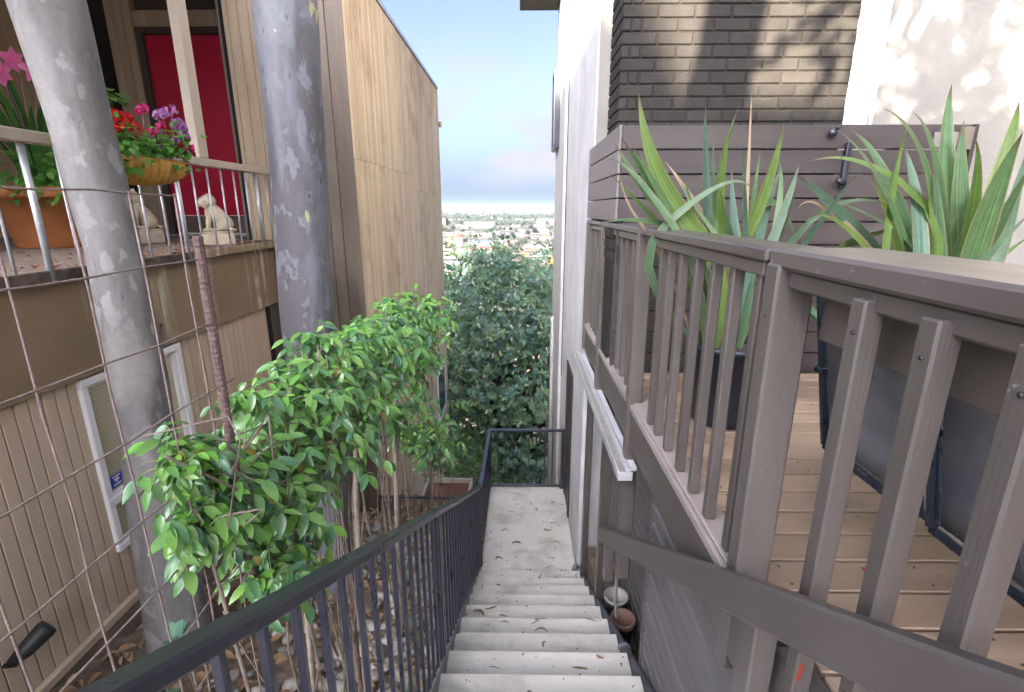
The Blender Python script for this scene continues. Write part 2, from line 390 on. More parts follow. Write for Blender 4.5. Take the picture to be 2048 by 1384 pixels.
def blindmat():
    """pale window blind: fine horizontal slats printed in the weave"""
    m, n, l, b = _nodes('window_blind')
    geo = n.new("ShaderNodeNewGeometry")
    wv = n.new("ShaderNodeTexWave"); wv.wave_type = 'BANDS'; wv.bands_direction = 'Z'; wv.inputs['Scale'].default_value = 13
    l.new(geo.outputs['Position'], wv.inputs['Vector'])
    r = n.new("ShaderNodeValToRGB"); r.color_ramp.elements[0].color = (.40, .36, .24, 1); r.color_ramp.elements[1].color = (.56, .51, .36, 1)
    l.new(wv.outputs['Fac'], r.inputs['Fac']); l.new(r.outputs[0], b.inputs['Base Color']); b.inputs['Roughness'].default_value = .25
    return m
M['blind'] = blindmat()

# ------------------------------------------------------------------ mesh helpers
ORG = {}
def org(o):
    return ORG.get(o.name, Vector((0, 0, 0))) if o else Vector((0, 0, 0))

class MB:
    """collects shapes in world coordinates, builds them as one mesh object"""
    def __init__(s):
        s.v, s.f, s.sm, s.fa = [], [], [], []
    def add(s, vs, fs, smooth=False, rnd=0.0):
        o = len(s.v)
        s.v += [tuple(x) for x in vs]
        s.f += [tuple(i + o for i in q) for q in fs]
        s.sm += [smooth] * len(fs)
        s.fa += [rnd] * len(fs)
    def box(s, x0, x1, y0, y1, z0, z1, c=0.0, mt=None):
        cx, cy, cz = (x0 + x1) / 2, (y0 + y1) / 2, (z0 + z1) / 2
        hx, hy, hz = abs(x1 - x0) / 2, abs(y1 - y0) / 2, abs(z1 - z0) / 2
        vs, fs = chbox(hx, hy, hz, c)
        vs = [Vector((a + cx, b + cy, d + cz)) for a, b, d in vs]
        if mt: vs = [mt @ v for v in vs]
        s.add(vs, fs)
        return s
    def beam(s, p, q, w, h, c=0.0, up=(0, 0, 1)):
        """square bar from p to q, w across, h along up"""
        p, q = Vector(p), Vector(q)
        d = (q - p); L = d.length; d = d.normalized()
        u = Vector(up); side = d.cross(u).normalized(); u = side.cross(d).normalized()
        vs, fs = chbox(w / 2, L / 2, h / 2, c)
        mid = (p + q) / 2
        s.add([mid + side * a + d * b + u * e for a, b, e in vs], fs)
        return s
    def tube(s, pts, r, n=8, caps=True, smooth=True, rnd=0.0):
        pts = [Vector(p) for p in pts]
        rs = r if isinstance(r, (list, tuple)) else [r] * len(pts)
        vs, fs = [], []
        prev = None
        for i, p in enumerate(pts):
            a = pts[max(0, i - 1)]; b = pts[min(len(pts) - 1, i + 1)]
            d = (b - a).normalized()
            if prev is None:
                ref = Vector((0, 0, 1)) if abs(d.z) < .9 else Vector((1, 0, 0))
                u = d.cross(ref).normalized()
            else:
                u = (prev - d * prev.dot(d)).normalized()
            prev = u
            w = d.cross(u)
            for k in range(n):
                t = 2 * math.pi * k / n
                vs.append(p + (u * math.cos(t) + w * math.sin(t)) * rs[i])
        for i in range(len(pts) - 1):
            for k in range(n):
                fs.append((i * n + k, i * n + (k + 1) % n, (i + 1) * n + (k + 1) % n, (i + 1) * n + k))
        if caps:
            fs.append(tuple(range(n - 1, -1, -1)))
            fs.append(tuple((len(pts) - 1) * n + k for k in range(n)))
        s.add(vs, fs, smooth, rnd)
        return s
    def lathe(s, cx, cy, prof, n=24, sx=1.0, sy=1.0, wob=None):
        vs, fs = [], []
        for j, (r, z) in enumerate(prof):
            for k in range(n):
                t = 2 * math.pi * k / n
                rr = r * (wob(t, j) if wob else 1)
                vs.append((cx + rr * math.cos(t) * sx, cy + rr * math.sin(t) * sy, z))
        for j in range(len(prof) - 1):
            for k in range(n):
                fs.append((j * n + k, j * n + (k + 1) % n, (j + 1) * n + (k + 1) % n, (j + 1) * n + k))
        s.add(vs, fs, True)
        return s
    def quad(s, a, b, c, d):
        s.add([a, b, c, d], [(0, 1, 2, 3)])
        return s
    def ball(s, c, r, n=8, m=6, sc=(1, 1, 1), smooth=True):
        vs, fs = [], []
        for j in range(m + 1):
            ph = math.pi * j / m
            for k in range(n):
                t = 2 * math.pi * k / n
                vs.append((c[0] + r * sc[0] * math.sin(ph) * math.cos(t), c[1] + r * sc[1] * math.sin(ph) * math.sin(t), c[2] - r * sc[2] * math.cos(ph)))
        for j in range(m):
            for k in range(n):
                fs.append((j * n + k, j * n + (k + 1) % n, (j + 1) * n + (k + 1) % n, (j + 1) * n + k))
        s.add(vs, fs, smooth)
        return s
    def mesh(s, name, o=Vector((0, 0, 0))):
        me = bpy.data.meshes.new(name)
        me.from_pydata([(a - o[0], b - o[1], c - o[2]) for a, b, c in s.v], [], s.f)
        me.polygons.foreach_set("use_smooth", s.sm)
        if any(s.fa):
            at = me.attributes.new("rnd", 'FLOAT', 'FACE')
            at.data.foreach_set("value", s.fa)
        me.update()
        return me
    def build(s, name, m, parent=None, label=None):
        o = bpy.data.objects.new(name, s.mesh(name, org(parent)))
        COL.objects.link(o)
        if m: o.data.materials.append(m)
        if parent:
            o.parent = parent
            ORG[o.name] = org(parent)
        if label: o['label'] = label
        return o

def chbox(hx, hy, hz, c):
    c = min(c, hx * .9, hy * .9, hz * .9)
    if c <= 0:
        vs = [(sx * hx, sy * hy, sz * hz) for sx in (-1, 1) for sy in (-1, 1) for sz in (-1, 1)]
        fs = [(0, 1, 3, 2), (4, 6, 7, 5), (0, 4, 5, 1), (2, 3, 7, 6), (0, 2, 6, 4), (1, 5, 7, 3)]
        return vs, fs
    idx, vs = {}, []
    for sx in (-1, 1):
        for sy in (-1, 1):
            for sz in (-1, 1):
                for ax in range(3):
                    v = [sx * (hx - c), sy * (hy - c), sz * (hz - c)]
                    v[ax] = (sx, sy, sz)[ax] * (hx, hy, hz)[ax]
                    idx[(sx, sy, sz, ax)] = len(vs); vs.append(tuple(v))
    fs = []
    for sgn in (-1, 1):
        fs.append([idx[(sgn, a, b, 0)] for a, b in ((-1, -1), (1, -1), (1, 1), (-1, 1))])
        fs.append([idx[(a, sgn, b, 1)] for a, b in ((-1, -1), (1, -1), (1, 1), (-1, 1))])
        fs.append([idx[(a, b, sgn, 2)] for a, b in ((-1, -1), (1, -1), (1, 1), (-1, 1))])
    for a in (-1, 1):
        for b in (-1, 1):
            fs.append([idx[(a, b, -1, 0)], idx[(a, b, -1, 1)], idx[(a, b, 1, 1)], idx[(a, b, 1, 0)]])
            fs.append([idx[(a, -1, b, 0)], idx[(a, -1, b, 2)], idx[(a, 1, b, 2)], idx[(a, 1, b, 0)]])
            fs.append([idx[(-1, a, b, 1)], idx[(-1, a, b, 2)], idx[(1, a, b, 2)], idx[(1, a, b, 1)]])
    for sx in (-1, 1):
        for sy in (-1, 1):
            for sz in (-1, 1):
                fs.append([idx[(sx, sy, sz, 0)], idx[(sx, sy, sz, 1)], idx[(sx, sy, sz, 2)]])
    out = []
    for q in fs:
        p = [Vector(vs[i]) for i in q]
        nrm = (p[1] - p[0]).cross(p[2] - p[0])
        cen = sum(p, Vector()) / len(p)
        out.append(tuple(q) if nrm.dot(cen) > 0 else tuple(reversed(q)))
    return vs, out

def tag(o, label=None, cat=None, group=None, kind=None):
    if label: o['label'] = label
    if cat: o['category'] = cat
    if group: o['group'] = group
    if kind: o['kind'] = kind
    return o

def thing(name, label, cat, loc=(0, 0, 0), group=None, kind=None):
    o = bpy.data.objects.new(name, None)
    COL.objects.link(o)
    o.location = loc
    o.empty_display_size = .1
    ORG[o.name] = Vector(loc)
    return tag(o, label, cat, group, kind)

def inst(name, me, parent, loc=(0, 0, 0), rot=None, scale=None, m=None):
    """an object of its own that shares mesh data; loc in world coordinates"""
    o = bpy.data.objects.new(name, me)
    COL.objects.link(o)
    if parent: o.parent = parent
    o.location = Vector(loc) - org(parent)
    if rot is not None:
        if hasattr(rot, 'w'):
            o.rotation_mode = 'QUATERNION'; o.rotation_quaternion = rot
        else:
            o.rotation_euler = rot
    if scale is not None:
        o.scale = scale if hasattr(scale, '__len__') else (scale, scale, scale)
    return o

def unit_box_mesh(name, sx, sy, sz, c, m):
    mb = MB(); mb.box(-sx / 2, sx / 2, -sy / 2, sy / 2, -sz / 2, sz / 2, c)
    me = mb.mesh(name)
    me.materials.append(m)
    return me

# --- leaves
def leaf_template(n=4, width=.42, fold=.10, droop=.18, tipsharp=1.0):
    """a pointed oval blade along +Y, length 1, midrib folded, tip drooping"""
    vs, fs = [(0, 0, 0)], []
    for i in range(1, n):
        t = i / n
        w = width / 2 * math.sin(math.pi * t ** .8) ** .8
        z = -droop * t * t
        vs += [(-w, t, z + fold * w * 2), (0, t, z), (w, t, z + fold * w * 2)]
    vs.append((0, 1, -droop))
    fs += [(0, 2, 1), (0, 3, 2)]
    for i in range(n - 2):
        a = 1 + i * 3
        fs += [(a, a + 1, a + 4, a + 3), (a + 1, a + 2, a + 5, a + 4)]
    a = 1 + (n - 2) * 3
    e = len(vs) - 1
    fs += [(a, a + 1, e), (a + 1, a + 2, e)]
    return vs, fs

def leaf_mesh(name, m, **k):
    vs, fs = leaf_template(**k)
    mb = MB(); mb.add(vs, fs, True)
    me = mb.mesh(name); me.materials.append(m)
    return me

def leaf_quat(direction, normal_hint):
    d = Vector(direction).normalized()
    nrm = Vector(normal_hint)
    x = d.cross(nrm)
    if x.length < 1e-4: x = d.cross(Vector((1, .3, .2)))
    x.normalize()
    z = x.cross(d)
    return Matrix((x, d, z)).transposed().to_quaternion()

def leaf_cloud(name, m, items, parent, template, smooth=True):
    """many leaves in one mesh: items = (pos, quat, size, rnd)"""
    tv = np.array(template[0], dtype=np.float64)
    nf = len(template[1]); nv = len(tv)
    P = np.empty((len(items) * nv, 3)); rn = np.empty(len(items) * nf, dtype=np.float32)
    o0 = np.array(org(parent))
    for i, (p, q, s, r) in enumerate(items):
        Rm = np.array(q.to_matrix())
        P[i * nv:(i + 1) * nv] = (tv * s) @ Rm.T + np.array(p) - o0
        rn[i * nf:(i + 1) * nf] = r
    loops = []; starts = []; tot = []
    k = 0
    base_loops = [v for f in template[1] for v in f]
    sizes = [len(f) for f in template[1]]
    bl = np.array(base_loops)
    L = (bl[None, :] + (np.arange(len(items)) * nv)[:, None]).ravel()
    st0 = np.cumsum([0] + sizes[:-1])
    ST = (st0[None, :] + (np.arange(len(items)) * len(bl))[:, None]).ravel()
    me = bpy.data.meshes.new(name)
    me.vertices.add(len(P)); me.vertices.foreach_set("co", P.ravel())
    me.loops.add(len(L)); me.loops.foreach_set("vertex_index", L.astype(np.int32))
    me.polygons.add(len(ST)); me.polygons.foreach_set("loop_start", ST.astype(np.int32))
    me.polygons.foreach_set("use_smooth", np.ones(len(ST), dtype=bool) if smooth else np.zeros(len(ST), dtype=bool))
    at = me.attributes.new("rnd", 'FLOAT', 'FACE'); at.data.foreach_set("value", rn)
    me.update(calc_edges=True)
    me.validate()
    ob = bpy.data.objects.new(name, me)
    COL.objects.link(ob)
    me.materials.append(m)
    if parent:
        ob.parent = parent
    return ob

def rv(a=1.0):
    return Vector((random.uniform(-a, a), random.uniform(-a, a), random.uniform(-a, a)))

def blade(mb, pts, w, fold=.25, n=9, along=True, rnd=0.0, twist=0.0, face=(0, -1, .15)):
    """a long strap leaf through three points, V-folded, tapering to a point"""
    p0, p1, p2 = [Vector(p) for p in pts]
    vs, fs, al = [], [], []
    for i in range(n + 1):
        t = i / n
        # quadratic through the three points
        a = p0 * (1 - t) * (1 - 2 * t) + p1 * 4 * t * (1 - t) + p2 * t * (2 * t - 1)
        d = (p0 * (4 * t - 3) + p1 * (4 - 8 * t) + p2 * (4 * t - 1)).normalized()
        fx = Vector(face)
        s = d.cross(fx).normalized()
        if twist:
            s = (Matrix.Rotation(twist * (t - .3), 3, d) @ s)
        nn = s.cross(d)
        ww = w / 2 * (min(1, .55 + 1.1 * t) if t < .45 else 1.0) * (1 - max(0, (t - .5) / .5) ** 1.7) + .0006
        vs += [a - s * ww + nn * ww * fold, a, a + s * ww + nn * ww * fold]
        al += [t] * 3
    for i in range(n):
        k = i * 3
        fs += [(k, k + 1, k + 4, k + 3), (k + 1, k + 2, k + 5, k + 4)]
    mb.add(vs, fs, True, rnd)
    return al

def blade_obj(name, m, pts, w, parent, **k):
    mb = MB()
    al = blade(mb, pts, w, **k)
    o = mb.build(name, m, parent)
    at = o.data.attributes.new("along", 'FLOAT', 'POINT')
    at.data.foreach_set("value", al)
    return o

# ================================================================== THE LAND
def lerp_tab(tab, v):
    if v <= tab[0][0]: return tab[0][1]
    for (a, b), (c, d) in zip(tab, tab[1:]):
        if v <= c: return b + (d - b) * (v - a) / (c - a)
    return tab[-1][1]
GT = [(-60, 9.0), (-25, .5), (-9, -1.6), (-1.5, -1.75), (.0, -2.3), (3, -3.32), (6.3, -4.3), (8, -5.0), (14, -9.5), (30, -18), (100, -48), (300, -88), (330, -90)]
def gz(x, y):
    return lerp_tab(GT, y)

gx = [-400, -120, -40, -20, -12, -8, -6, -5, -4, -3.4, -3, -2.6, -2.2, -1.8, -1.4, -1.1, -.8, -.5, 0, .8, 2, 4, 8, 20, 60, 150, 400]
gy = [-60, -25, -14, -9, -5, -3, -1.5, -.7, 0, .5, 1, 1.5, 2, 2.5, 3, 3.5, 4, 4.5, 5, 5.5, 6, 6.5, 7, 7.5, 8, 9, 10, 12, 14, 18, 24, 30, 45, 70, 100, 160, 230, 300, 330]
mb = MB()
vs = []
for y in gy:
    for x in gx:
        j = 0 if (y > 12 or y < -2 or x > -.4) else .05 * math.sin(7.1 * x + 3 * y) + .04 * math.sin(5 * y - 9 * x)
        vs.append((x, y, gz(x, y) + j))
W_ = len(gx)
mb.add(vs, [(j * W_ + i, j * W_ + i + 1, (j + 1) * W_ + i + 1, (j + 1) * W_ + i) for j in range(len(gy) - 1) for i in range(W_ - 1)], True)
tag(mb.build('ground', M['groundm']), kind='structure')

M['plain'] = mat('city_plain', (.03, .034, .028), (.075, .073, .066), .012, rough=1, dirt=(.014, .021, .016), dscale=.006, dlo=.46, dhi=.6)
mb = MB()
mb.add([(-9000, 320, -90), (9000, 320, -90), (9000, 26000, -90), (-9000, 26000, -90), ], [(0, 1, 2, 3)])
tag(mb.build('plain', M['plain']), kind='structure')

M['bounce_lane'] = mat('bounce_lane_concrete', (.42, .41, .38), (.54, .53, .49), 1.5, rough=.9, bump=.2, bscale=40, dirt=(.33, .31, .28), dscale=.9, dlo=.5, dhi=.7)  # unseen pale paving, added to bounce sunlight onto the walls
mb = MB()
ys = [-17.5, -9, -5, -2.7]
mb.add([(x, y, gz(0, y) + .06) for y in ys for x in (-40, -5, 5, 40)], [(j * 4 + i, j * 4 + i + 1, j * 4 + i + 5, j * 4 + i + 4) for j in range(3) for i in range(3)])
tag(mb.build('bounce_lane', M['bounce_lane']), kind='structure')

# ================================================================== STAIRS
T_, R_ = .288, .158
def nose(k): return 2.05 + T_ * k, -2.33 - R_ * k
st = thing('stairs', 'pale concrete stairs going down to a landing between the two houses', None, (0.1, 4.3, -3.752), kind='structure')
del st['label']
me = None
for k in range(-6, 9):
    y, z = nose(k)
    mb = MB(); mb.box(-.40, .635, y - T_ - .02, y, z - .62, z, .002)
    mb.build('step', M['concrete'], st)
mb = MB(); mb.box(-.40, .636, nose(8)[0] - .01, 6.26, -4.15, -3.752, .012)
mb.build('landing', M['concrete'], st)
mb = MB(); mb.box(-.9, 2.6, -2.6, nose(-7)[0], -2.0, nose(-7)[1], .012)
mb.build('upper_landing', M['concrete'], st)
mb = MB(); mb.box(-.36, .60, 6.1, 6.24, -6.2, -4.15)
mb.build('landing_pier', M['concrete'], st)

# ================================================================== LEFT HOUSE
XW = -3.25          # lower wall
LH = thing('timber_house', 'brown and tan timber house on the left with a red front door', 'house', (-3.5, 6.4, -4.4))
# lower wall of vertical boards, backing sheet behind
bw = .098
me = unit_box_mesh('board', .03, bw - .009, 1.93, .004, M['tanboard'])
y = .6
while y < 6.22:
    # leave the window opening clear
    if not (3.40 < y + bw / 2 < 4.56):
        inst('board', me, LH, (XW - .015, y + bw / 2, -2.165))
    y += bw
me2 = unit_box_mesh('board_short', .03, bw - .009, .42, .004, M['tanboard'])
y = .6
while y < 6.22:
    if 3.40 < y + bw / 2 < 4.56:
        inst('board', me2, LH, (XW - .015, y + bw / 2, -2.92))
    y += bw
mb = MB(); mb.box(XW - .16, XW - .031, .5, 6.4, -3.4, -1.1)
mb.build('wall', M['jamb'], LH)
# foundation and the sloping mouldings at its foot
mb = MB(); mb.box(XW - .12, XW + .02, .4, 6.6, -5.2, -3.215, .006); mb.build('foundation', mat('foundation_paint', (.20, .155, .105), (.26, .20, .14), 3, rough=.8, dirt=(.14, .1, .07)), LH)
mb = MB(); mb.box(XW - .03, XW + .035, .4, 6.3, -3.205, -3.13, .008); mb.build('base_moulding', M['tanboard'], LH)
mb = MB(); mb.beam((XW + .06, 1.4, -3.28), (XW + .06, 4.2, -3.52), .05, .07, .006); mb.build('base_moulding', M['planterwood'], LH)
mb = MB(); mb.beam((XW + .08, 4.25, -3.40), (XW + .08, 6.4, -3.62), .05, .10, .006); mb.build('base_moulding', M['planterwood'], LH)
mb = MB(); mb.box(XW - .06, XW + .01, 6.262, 6.36, -3.3, -1.22); mb.build('corner_gap', M['void'], LH)
mb = MB(); mb.box(XW - .2, XW + .015, 6.362, 6.6, -4.6, -1.20); mb.build('corner_post', M['darkboard'], LH)
# balcony floor and its broad brown band
mb = MB(); mb.box(-3.34, -3.20, .3, 6.595, -1.205, -.468, .006); mb.build('band', M['fascia'], LH)
mb = MB(); mb.box(-7.4, -3.13, .2, 7.59, -.462, -.40, .01); mb.build('balcony_floor', M['slab'], LH)
mb = MB(); mb.box(-3.128, -3.105, .2, 4.9, -.475, -.397, .008); mb.build('balcony_edge', M['slabedge'], LH)
mb = MB(); mb.box(-3.128, -3.105, 4.905, 6.59, -.475, -.397, .006); mb.build('balcony_edge', M['fascia'], LH)
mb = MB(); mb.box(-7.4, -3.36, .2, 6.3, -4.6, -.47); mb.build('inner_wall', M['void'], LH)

# --- window of the lower wall
wy0, wy1, wz0, wz1, wzm = 3.42, 4.545, -2.69, -1.225, -2.255
win = MB()
fw = .06
for (a, b, c, d) in ((wy0, wy1, wz1 - fw, wz1), (wy0, wy1, wz0, wz0 + fw), (wy0, wy1, wzm - .035, wzm + .035)):
    win.box(XW - .05, XW + .035, a, b, c, d, .006)
for (a, b) in ((wy0, wy0 + fw), (wy1 - fw, wy1)):
    win.box(XW - .05, XW + .033, a, b, wz0 + fw, wzm - .035, .006)
    win.box(XW - .05, XW + .033, a, b, wzm + .035, wz1 - fw, .006)
wino = win.build('window', M['winframe'], LH, 'white window frame with a tall pane over a short one')
s_ = MB()
for (z0, z1) in ((wz0 + fw, wzm - .035), (wzm + .035, wz1 - fw)):
    s_.box(XW - .03, XW + .012, wy0 + fw, wy0 + fw + .022, z0, z1, .003)
    s_.box(XW - .03, XW + .012, wy1 - fw - .05, wy1 - fw, z0, z1, .003)
    s_.box(XW - .03, XW + .010, wy0 + fw, wy1 - fw, z1 - .022, z1, .003)
    s_.box(XW - .03, XW + .010, wy0 + fw, wy1 - fw, z0, z0 + .022, .003)
s_.build('sash', M['winframe'], wino)
for (z0, z1) in ((wz0 + fw, wzm - .035), (wzm + .035, wz1 - fw)):
    p = MB(); p.box(XW - .028, XW - .012, wy0 + fw + .02, wy1 - fw - .02, z0 + .02, z1 - .02)
    p.build('pane', M['blind'], wino)
stk = MB(); stk.box(XW - .011, XW - .009, wy0 + .105, wy0 + .225, wzm + .075, wzm + .185, .0); so = stk.build('sticker', M['sticker'], wino, 'small blue security sticker with white print')
pr = MB()
for (a, b, c, d) in ((.125, .205, .160, .172), (.14, .19, .130, .150), (.15, .18, .118, .126), (.125, .205, .092, .104)):
    pr.box(XW - .0085, XW - .008, wy0 + a, wy0 + b, wzm + c, wzm + d)
pr.build('print', M['whiteprint'], wino)
hk = MB(); hk.tube([(XW + .06, 4.28, -1.20), (XW + .05, 4.30, -1.10), (XW + .10, 4.26, -.98), (XW + .12, 4.20, -.96), (XW + .11, 4.17, -.99)], .012, 6)
hk.build('hook', M['rust'], LH)

# --- entry: back wall with door, dark glazing, posts
mb = MB(); mb.box(-7.4, -6.2, 7.6, 7.75, -.4, 2.9); mb.build('wall', M['pilaster'], LH)
mb = MB(); mb.box(-7.5, -7.4, .2, 7.75, -.4, 2.9); mb.build('wall', M['pilaster'], LH)
mb = MB(); mb.box(-6.198, -5.56, 7.64, 7.72, -.4, 2.9); mb.build('dark_window', M['void'], LH)
mb = MB()
for k in range(3):
    mb.box(-5.55 + k * .118, -5.55 + (k + 1) * .118 - .006, 7.545, 7.7, -.4, 2.75, .006)
mb.build('door_pilaster', M['pilaster'], LH)
dr = MB(); dr.box(-5.105, -3.96, 7.61, 7.66, -.10, 2.275, .004)
dro = dr.build('front_door', M['reddoor'], LH, 'plain red front door')
k_ = MB(); k_.box(-5.105, -3.96, 7.60, 7.658, -.355, -.103, .003); k_.build('kickplate', M['kick'], dro)
th = MB(); th.box(-5.19, -3.9, 7.50, 7.64, -.398, -.36, .008); th.build('threshold', M['galv'], dro)
fr = MB()
fr.box(-5.195, -5.107, 7.555, 7.68, -.4, 2.36, .004); fr.box(-3.955, -3.88, 7.555, 7.68, -.4, 2.36, .004); fr.box(-5.107, -3.955, 7.555, 7.68, 2.28, 2.36, .004)
fr.build('door_frame', M['soffit'], dro)
mb = MB(); mb.box(-5.196, -3.878, 7.57, 7.68, 2.362, 2.56, .004); mb.build('lintel', M['pilaster'], LH)
mb = MB(); mb.box(-7.4, -3.55, 7.66, 7.75, 2.562, 3.0); mb.build('upper_wall', M['soffit'], LH)
mb = MB(); mb.box(-7.5, -3.34, .2, 7.75, 2.93, 3.12); mb.build('soffit', M['soffit'], LH)
mb = MB()
for k in range(2):
    mb.box(-3.876 + k * .15, -3.876 + (k + 1) * .15 - .005, 7.5 - .0, 7.7, -.4, 2.93, .005)
mb.build('side_wall', M['jamb'], LH)
mb = MB()
y = 6.665
while y < 7.49:
    mb.box(-3.576, -3.47, y, y + .135, -.4, 2.93, .006); y += .14
mb.build('side_wall', M['jamb'], LH)
# pilaster boards facing the stairs at the end of the balcony
x = -3.468
for w in (.055, .125, .125, .12):
    mb = MB(); mb.box(x, x + w - .004, 6.602, 6.66, -.398, 2.93, .005)
    mb.build('board', M['pilaster'], LH); x += w
# front of the wing: dark boards, from behind the trunk to its corner
x = -3.04
while x < -2.11:
    w = min(.153, -2.102 - x)
    mb = MB(); mb.box(x, x + w - .006, 6.61, 6.66, -5.4, 2.93, .005)
    mb.build('board', M['darkboard'], LH); x += .153
mb = MB(); mb.box(-3.54, -2.125, 6.662, 13.98, -7.5, 2.92); mb.build('wing_core', M['void'], LH)
# long weathered side of the wing: narrow boards with open joints, two lifts
y = 6.60
sbm = {}
while y < 13.99:
    w = .104
    zc = .62 if y < 10.4 else .35
    for (za, zb) in ((zc + .0015, 2.93), (-7.4, zc - .0015)):
        key = (round(za, 3), round(zb, 3))
        if key not in sbm: sbm[key] = unit_box_mesh('siding_board', .022, w - .018, zb - za, .004, M['weather'])
        inst('board', sbm[key], LH, (-2.112 + random.uniform(-.003, .003), y + w / 2, (za + zb) / 2))
    y += w
mb = MB(); mb.box(-2.13, -2.06, 6.58, 6.60, -5.4, 2.93); mb.build('corner_trim', M['darkboard'], LH)
mb = MB(); mb.box(-3.6, -2.085, 6.56, 14.02, 2.935, 3.0, .004); mb.build('roof', M['soffit'], LH)
mb = MB(); mb.box(-2.084, -2.076, 6.56, 14.02, 2.932, 2.975); mb.build('roof_flashing', M['galv'], LH)
mb = MB(); mb.tube([(-2.08, 13.96, 2.1), (-2.02, 13.98, 2.1)], .07, 8); mb.build('vent', M['pilaster'], LH)
w2 = MB()
for (a, b, c, d) in ((12.1, 13.45, -4.20, -4.13), (12.1, 13.45, -5.45, -5.38), (12.1, 12.17, -5.38, -4.2), (13.38, 13.45, -5.38, -4.2)):
    w2.box(-2.10, -2.06, a, b, c, d)
w2o = w2.build('window', M['winframe'], LH, 'white framed window with teal glass low on the side wall')
p = MB(); p.box(-2.098, -2.075, 12.17, 13.38, -5.38, -4.2); p.build('pane', M['tealglass'], w2o)

# ================================================================== BALCONY RAILING
BR = thing('balcony_railing', 'balcony railing with a tan top rail on thin grey metal posts', 'railing', (-3.12, 4.7, -.40))
mb = MB(); mb.box(-3.16, -3.07, .6, 6.6, .40, .475, .006); mb.build('top_rail', M['col_tan'], BR)
pk = MB(); pk.tube([(0, 0, -.46), (0, 0, .40)], .0095, 6); pme = pk.mesh('picket'); pme.materials.append(M['galv'])
po = MB(); po.tube([(0, 0, -.47), (0, 0, .40)], .021, 8); pome = po.mesh('post'); pome.materials.append(M['galv'])
posts = [1.85, 3.30, 4.74, 6.18]
for yy in posts: inst('post', pome, BR, (-3.115, yy, 0))
yy = .9
while yy < 6.5:
    if min(abs(yy - q) for q in posts) > .08: inst('picket', pme, BR, (-3.115, yy, 0))
    yy += .24
pc = MB(); pc.box(-3.165, -3.075, 5.09, 5.235, .478, 2.93, .005)
pco = pc.build('balcony_post', M['col_tan'], LH)

# ================================================================== WHITE HOUSE
WH = thing('white_house', 'white stucco house on the right with a brown doorway beside the landing', 'house', (1.5, 7, -3.75))
XR = .64
mb = MB(); mb.box(XR, 4.0, 4.6, 9.2, -6.5, 4.2); mb.build('wall', M['whitewall'], WH)
mb = MB(); mb.box(XR - .012, XR - .001, 7.62, 9.21, -6.5, 4.2); mb.build('far_panel', M['trim'], WH)
mb = MB(); mb.box(XR - .045, XR - .002, 7.12, 7.60, -6.5, 4.2, .004); mb.build('downpipe_chase', M['trim'], WH)
mb = MB(); mb.box(XR - .004, XR + .01, 7.045, 7.118, -2.4, 4.2); mb.build('joint', M['void'], WH)
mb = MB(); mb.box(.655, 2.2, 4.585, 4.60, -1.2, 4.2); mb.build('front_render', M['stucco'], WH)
d = MB()
d.box(XR - .02, XR - .003, 5.49, 5.60, -3.75, -1.87, .003); d.box(XR - .02, XR - .003, 6.02, 6.13, -3.75, -1.87, .003); d.box(XR - .02, XR - .003, 5.60, 6.02, -1.98, -1.87, .003)
dd = d.build('door_frame', M['fence'], WH)
p = MB(); p.box(XR - .01, XR - .002, 5.605, 6.015, -3.74, -1.985); p.build('door_leaf', M['fence'], dd)
wn_ = MB()
x0 = .545
for (a, b, c, d_) in ((8.40, 8.44, .92, 2.10), (9.06, 9.10, .92, 2.10), (8.44, 9.06, 2.05, 2.10), (8.44, 9.06, .92, .97)):
    wn_.box(x0, XR - .013, a, b, c, d_, .004)
wno = wn_.build('window', M['black'], WH, 'black framed window box standing out from the white wall')
p = MB(); p.box(x0 + .03, x0 + .045, 8.44, 9.06, .97, 2.05); p.build('pane', M['darkglass'], wno)
p = MB(); p.box(x0 - .004, x0 + .008, 8.47, 8.50, .97, 2.05); p.build('mullion', M['alu'], wno)
mb = MB(); mb.box(.0, .66, 8.55, 9.35, 3.12, 3.30, .01); mb.build('eave', M['fence'], WH)
dp = MB(); dp.tube([(XR - .03, 8.75, -6.4), (XR - .03, 8.75, -2.0), (XR - .04, 8.75, -1.9), (XR - .01, 8.75, -1.86)], .035, 8); dp.build('downpipe', M['trim'], WH)
# side return stucco at right, behind the fence
mb = MB(); mb.box(1.99, 2.075, 3.36, 4.58, -1.1, 4.2, .004); mb.build('trim_board', M['trim'], WH)
mb = MB(); mb.box(2.077, 2.155, 3.385, 4.58, -1.1, 4.2, .003); mb.build('trim_board', mat('trim_grey', (.52, .51, .48), (.58, .57, .54), 5, rough=.5), WH)
mb = MB(); mb.box(2.157, 2.178, 3.37, 4.58, -1.1, 4.2, .002); mb.build('trim_board', M['trim'], WH)
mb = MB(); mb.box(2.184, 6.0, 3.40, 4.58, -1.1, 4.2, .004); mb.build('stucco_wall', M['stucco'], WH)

mb = MB(); mb.box(4.3, 6.0, -4.5, 3.38, -1.1, 4.2, .004); mb.build('added_wing_wall', M['stucco'], WH)  # unseen wing, added to cut the sky light reaching the stucco from the right

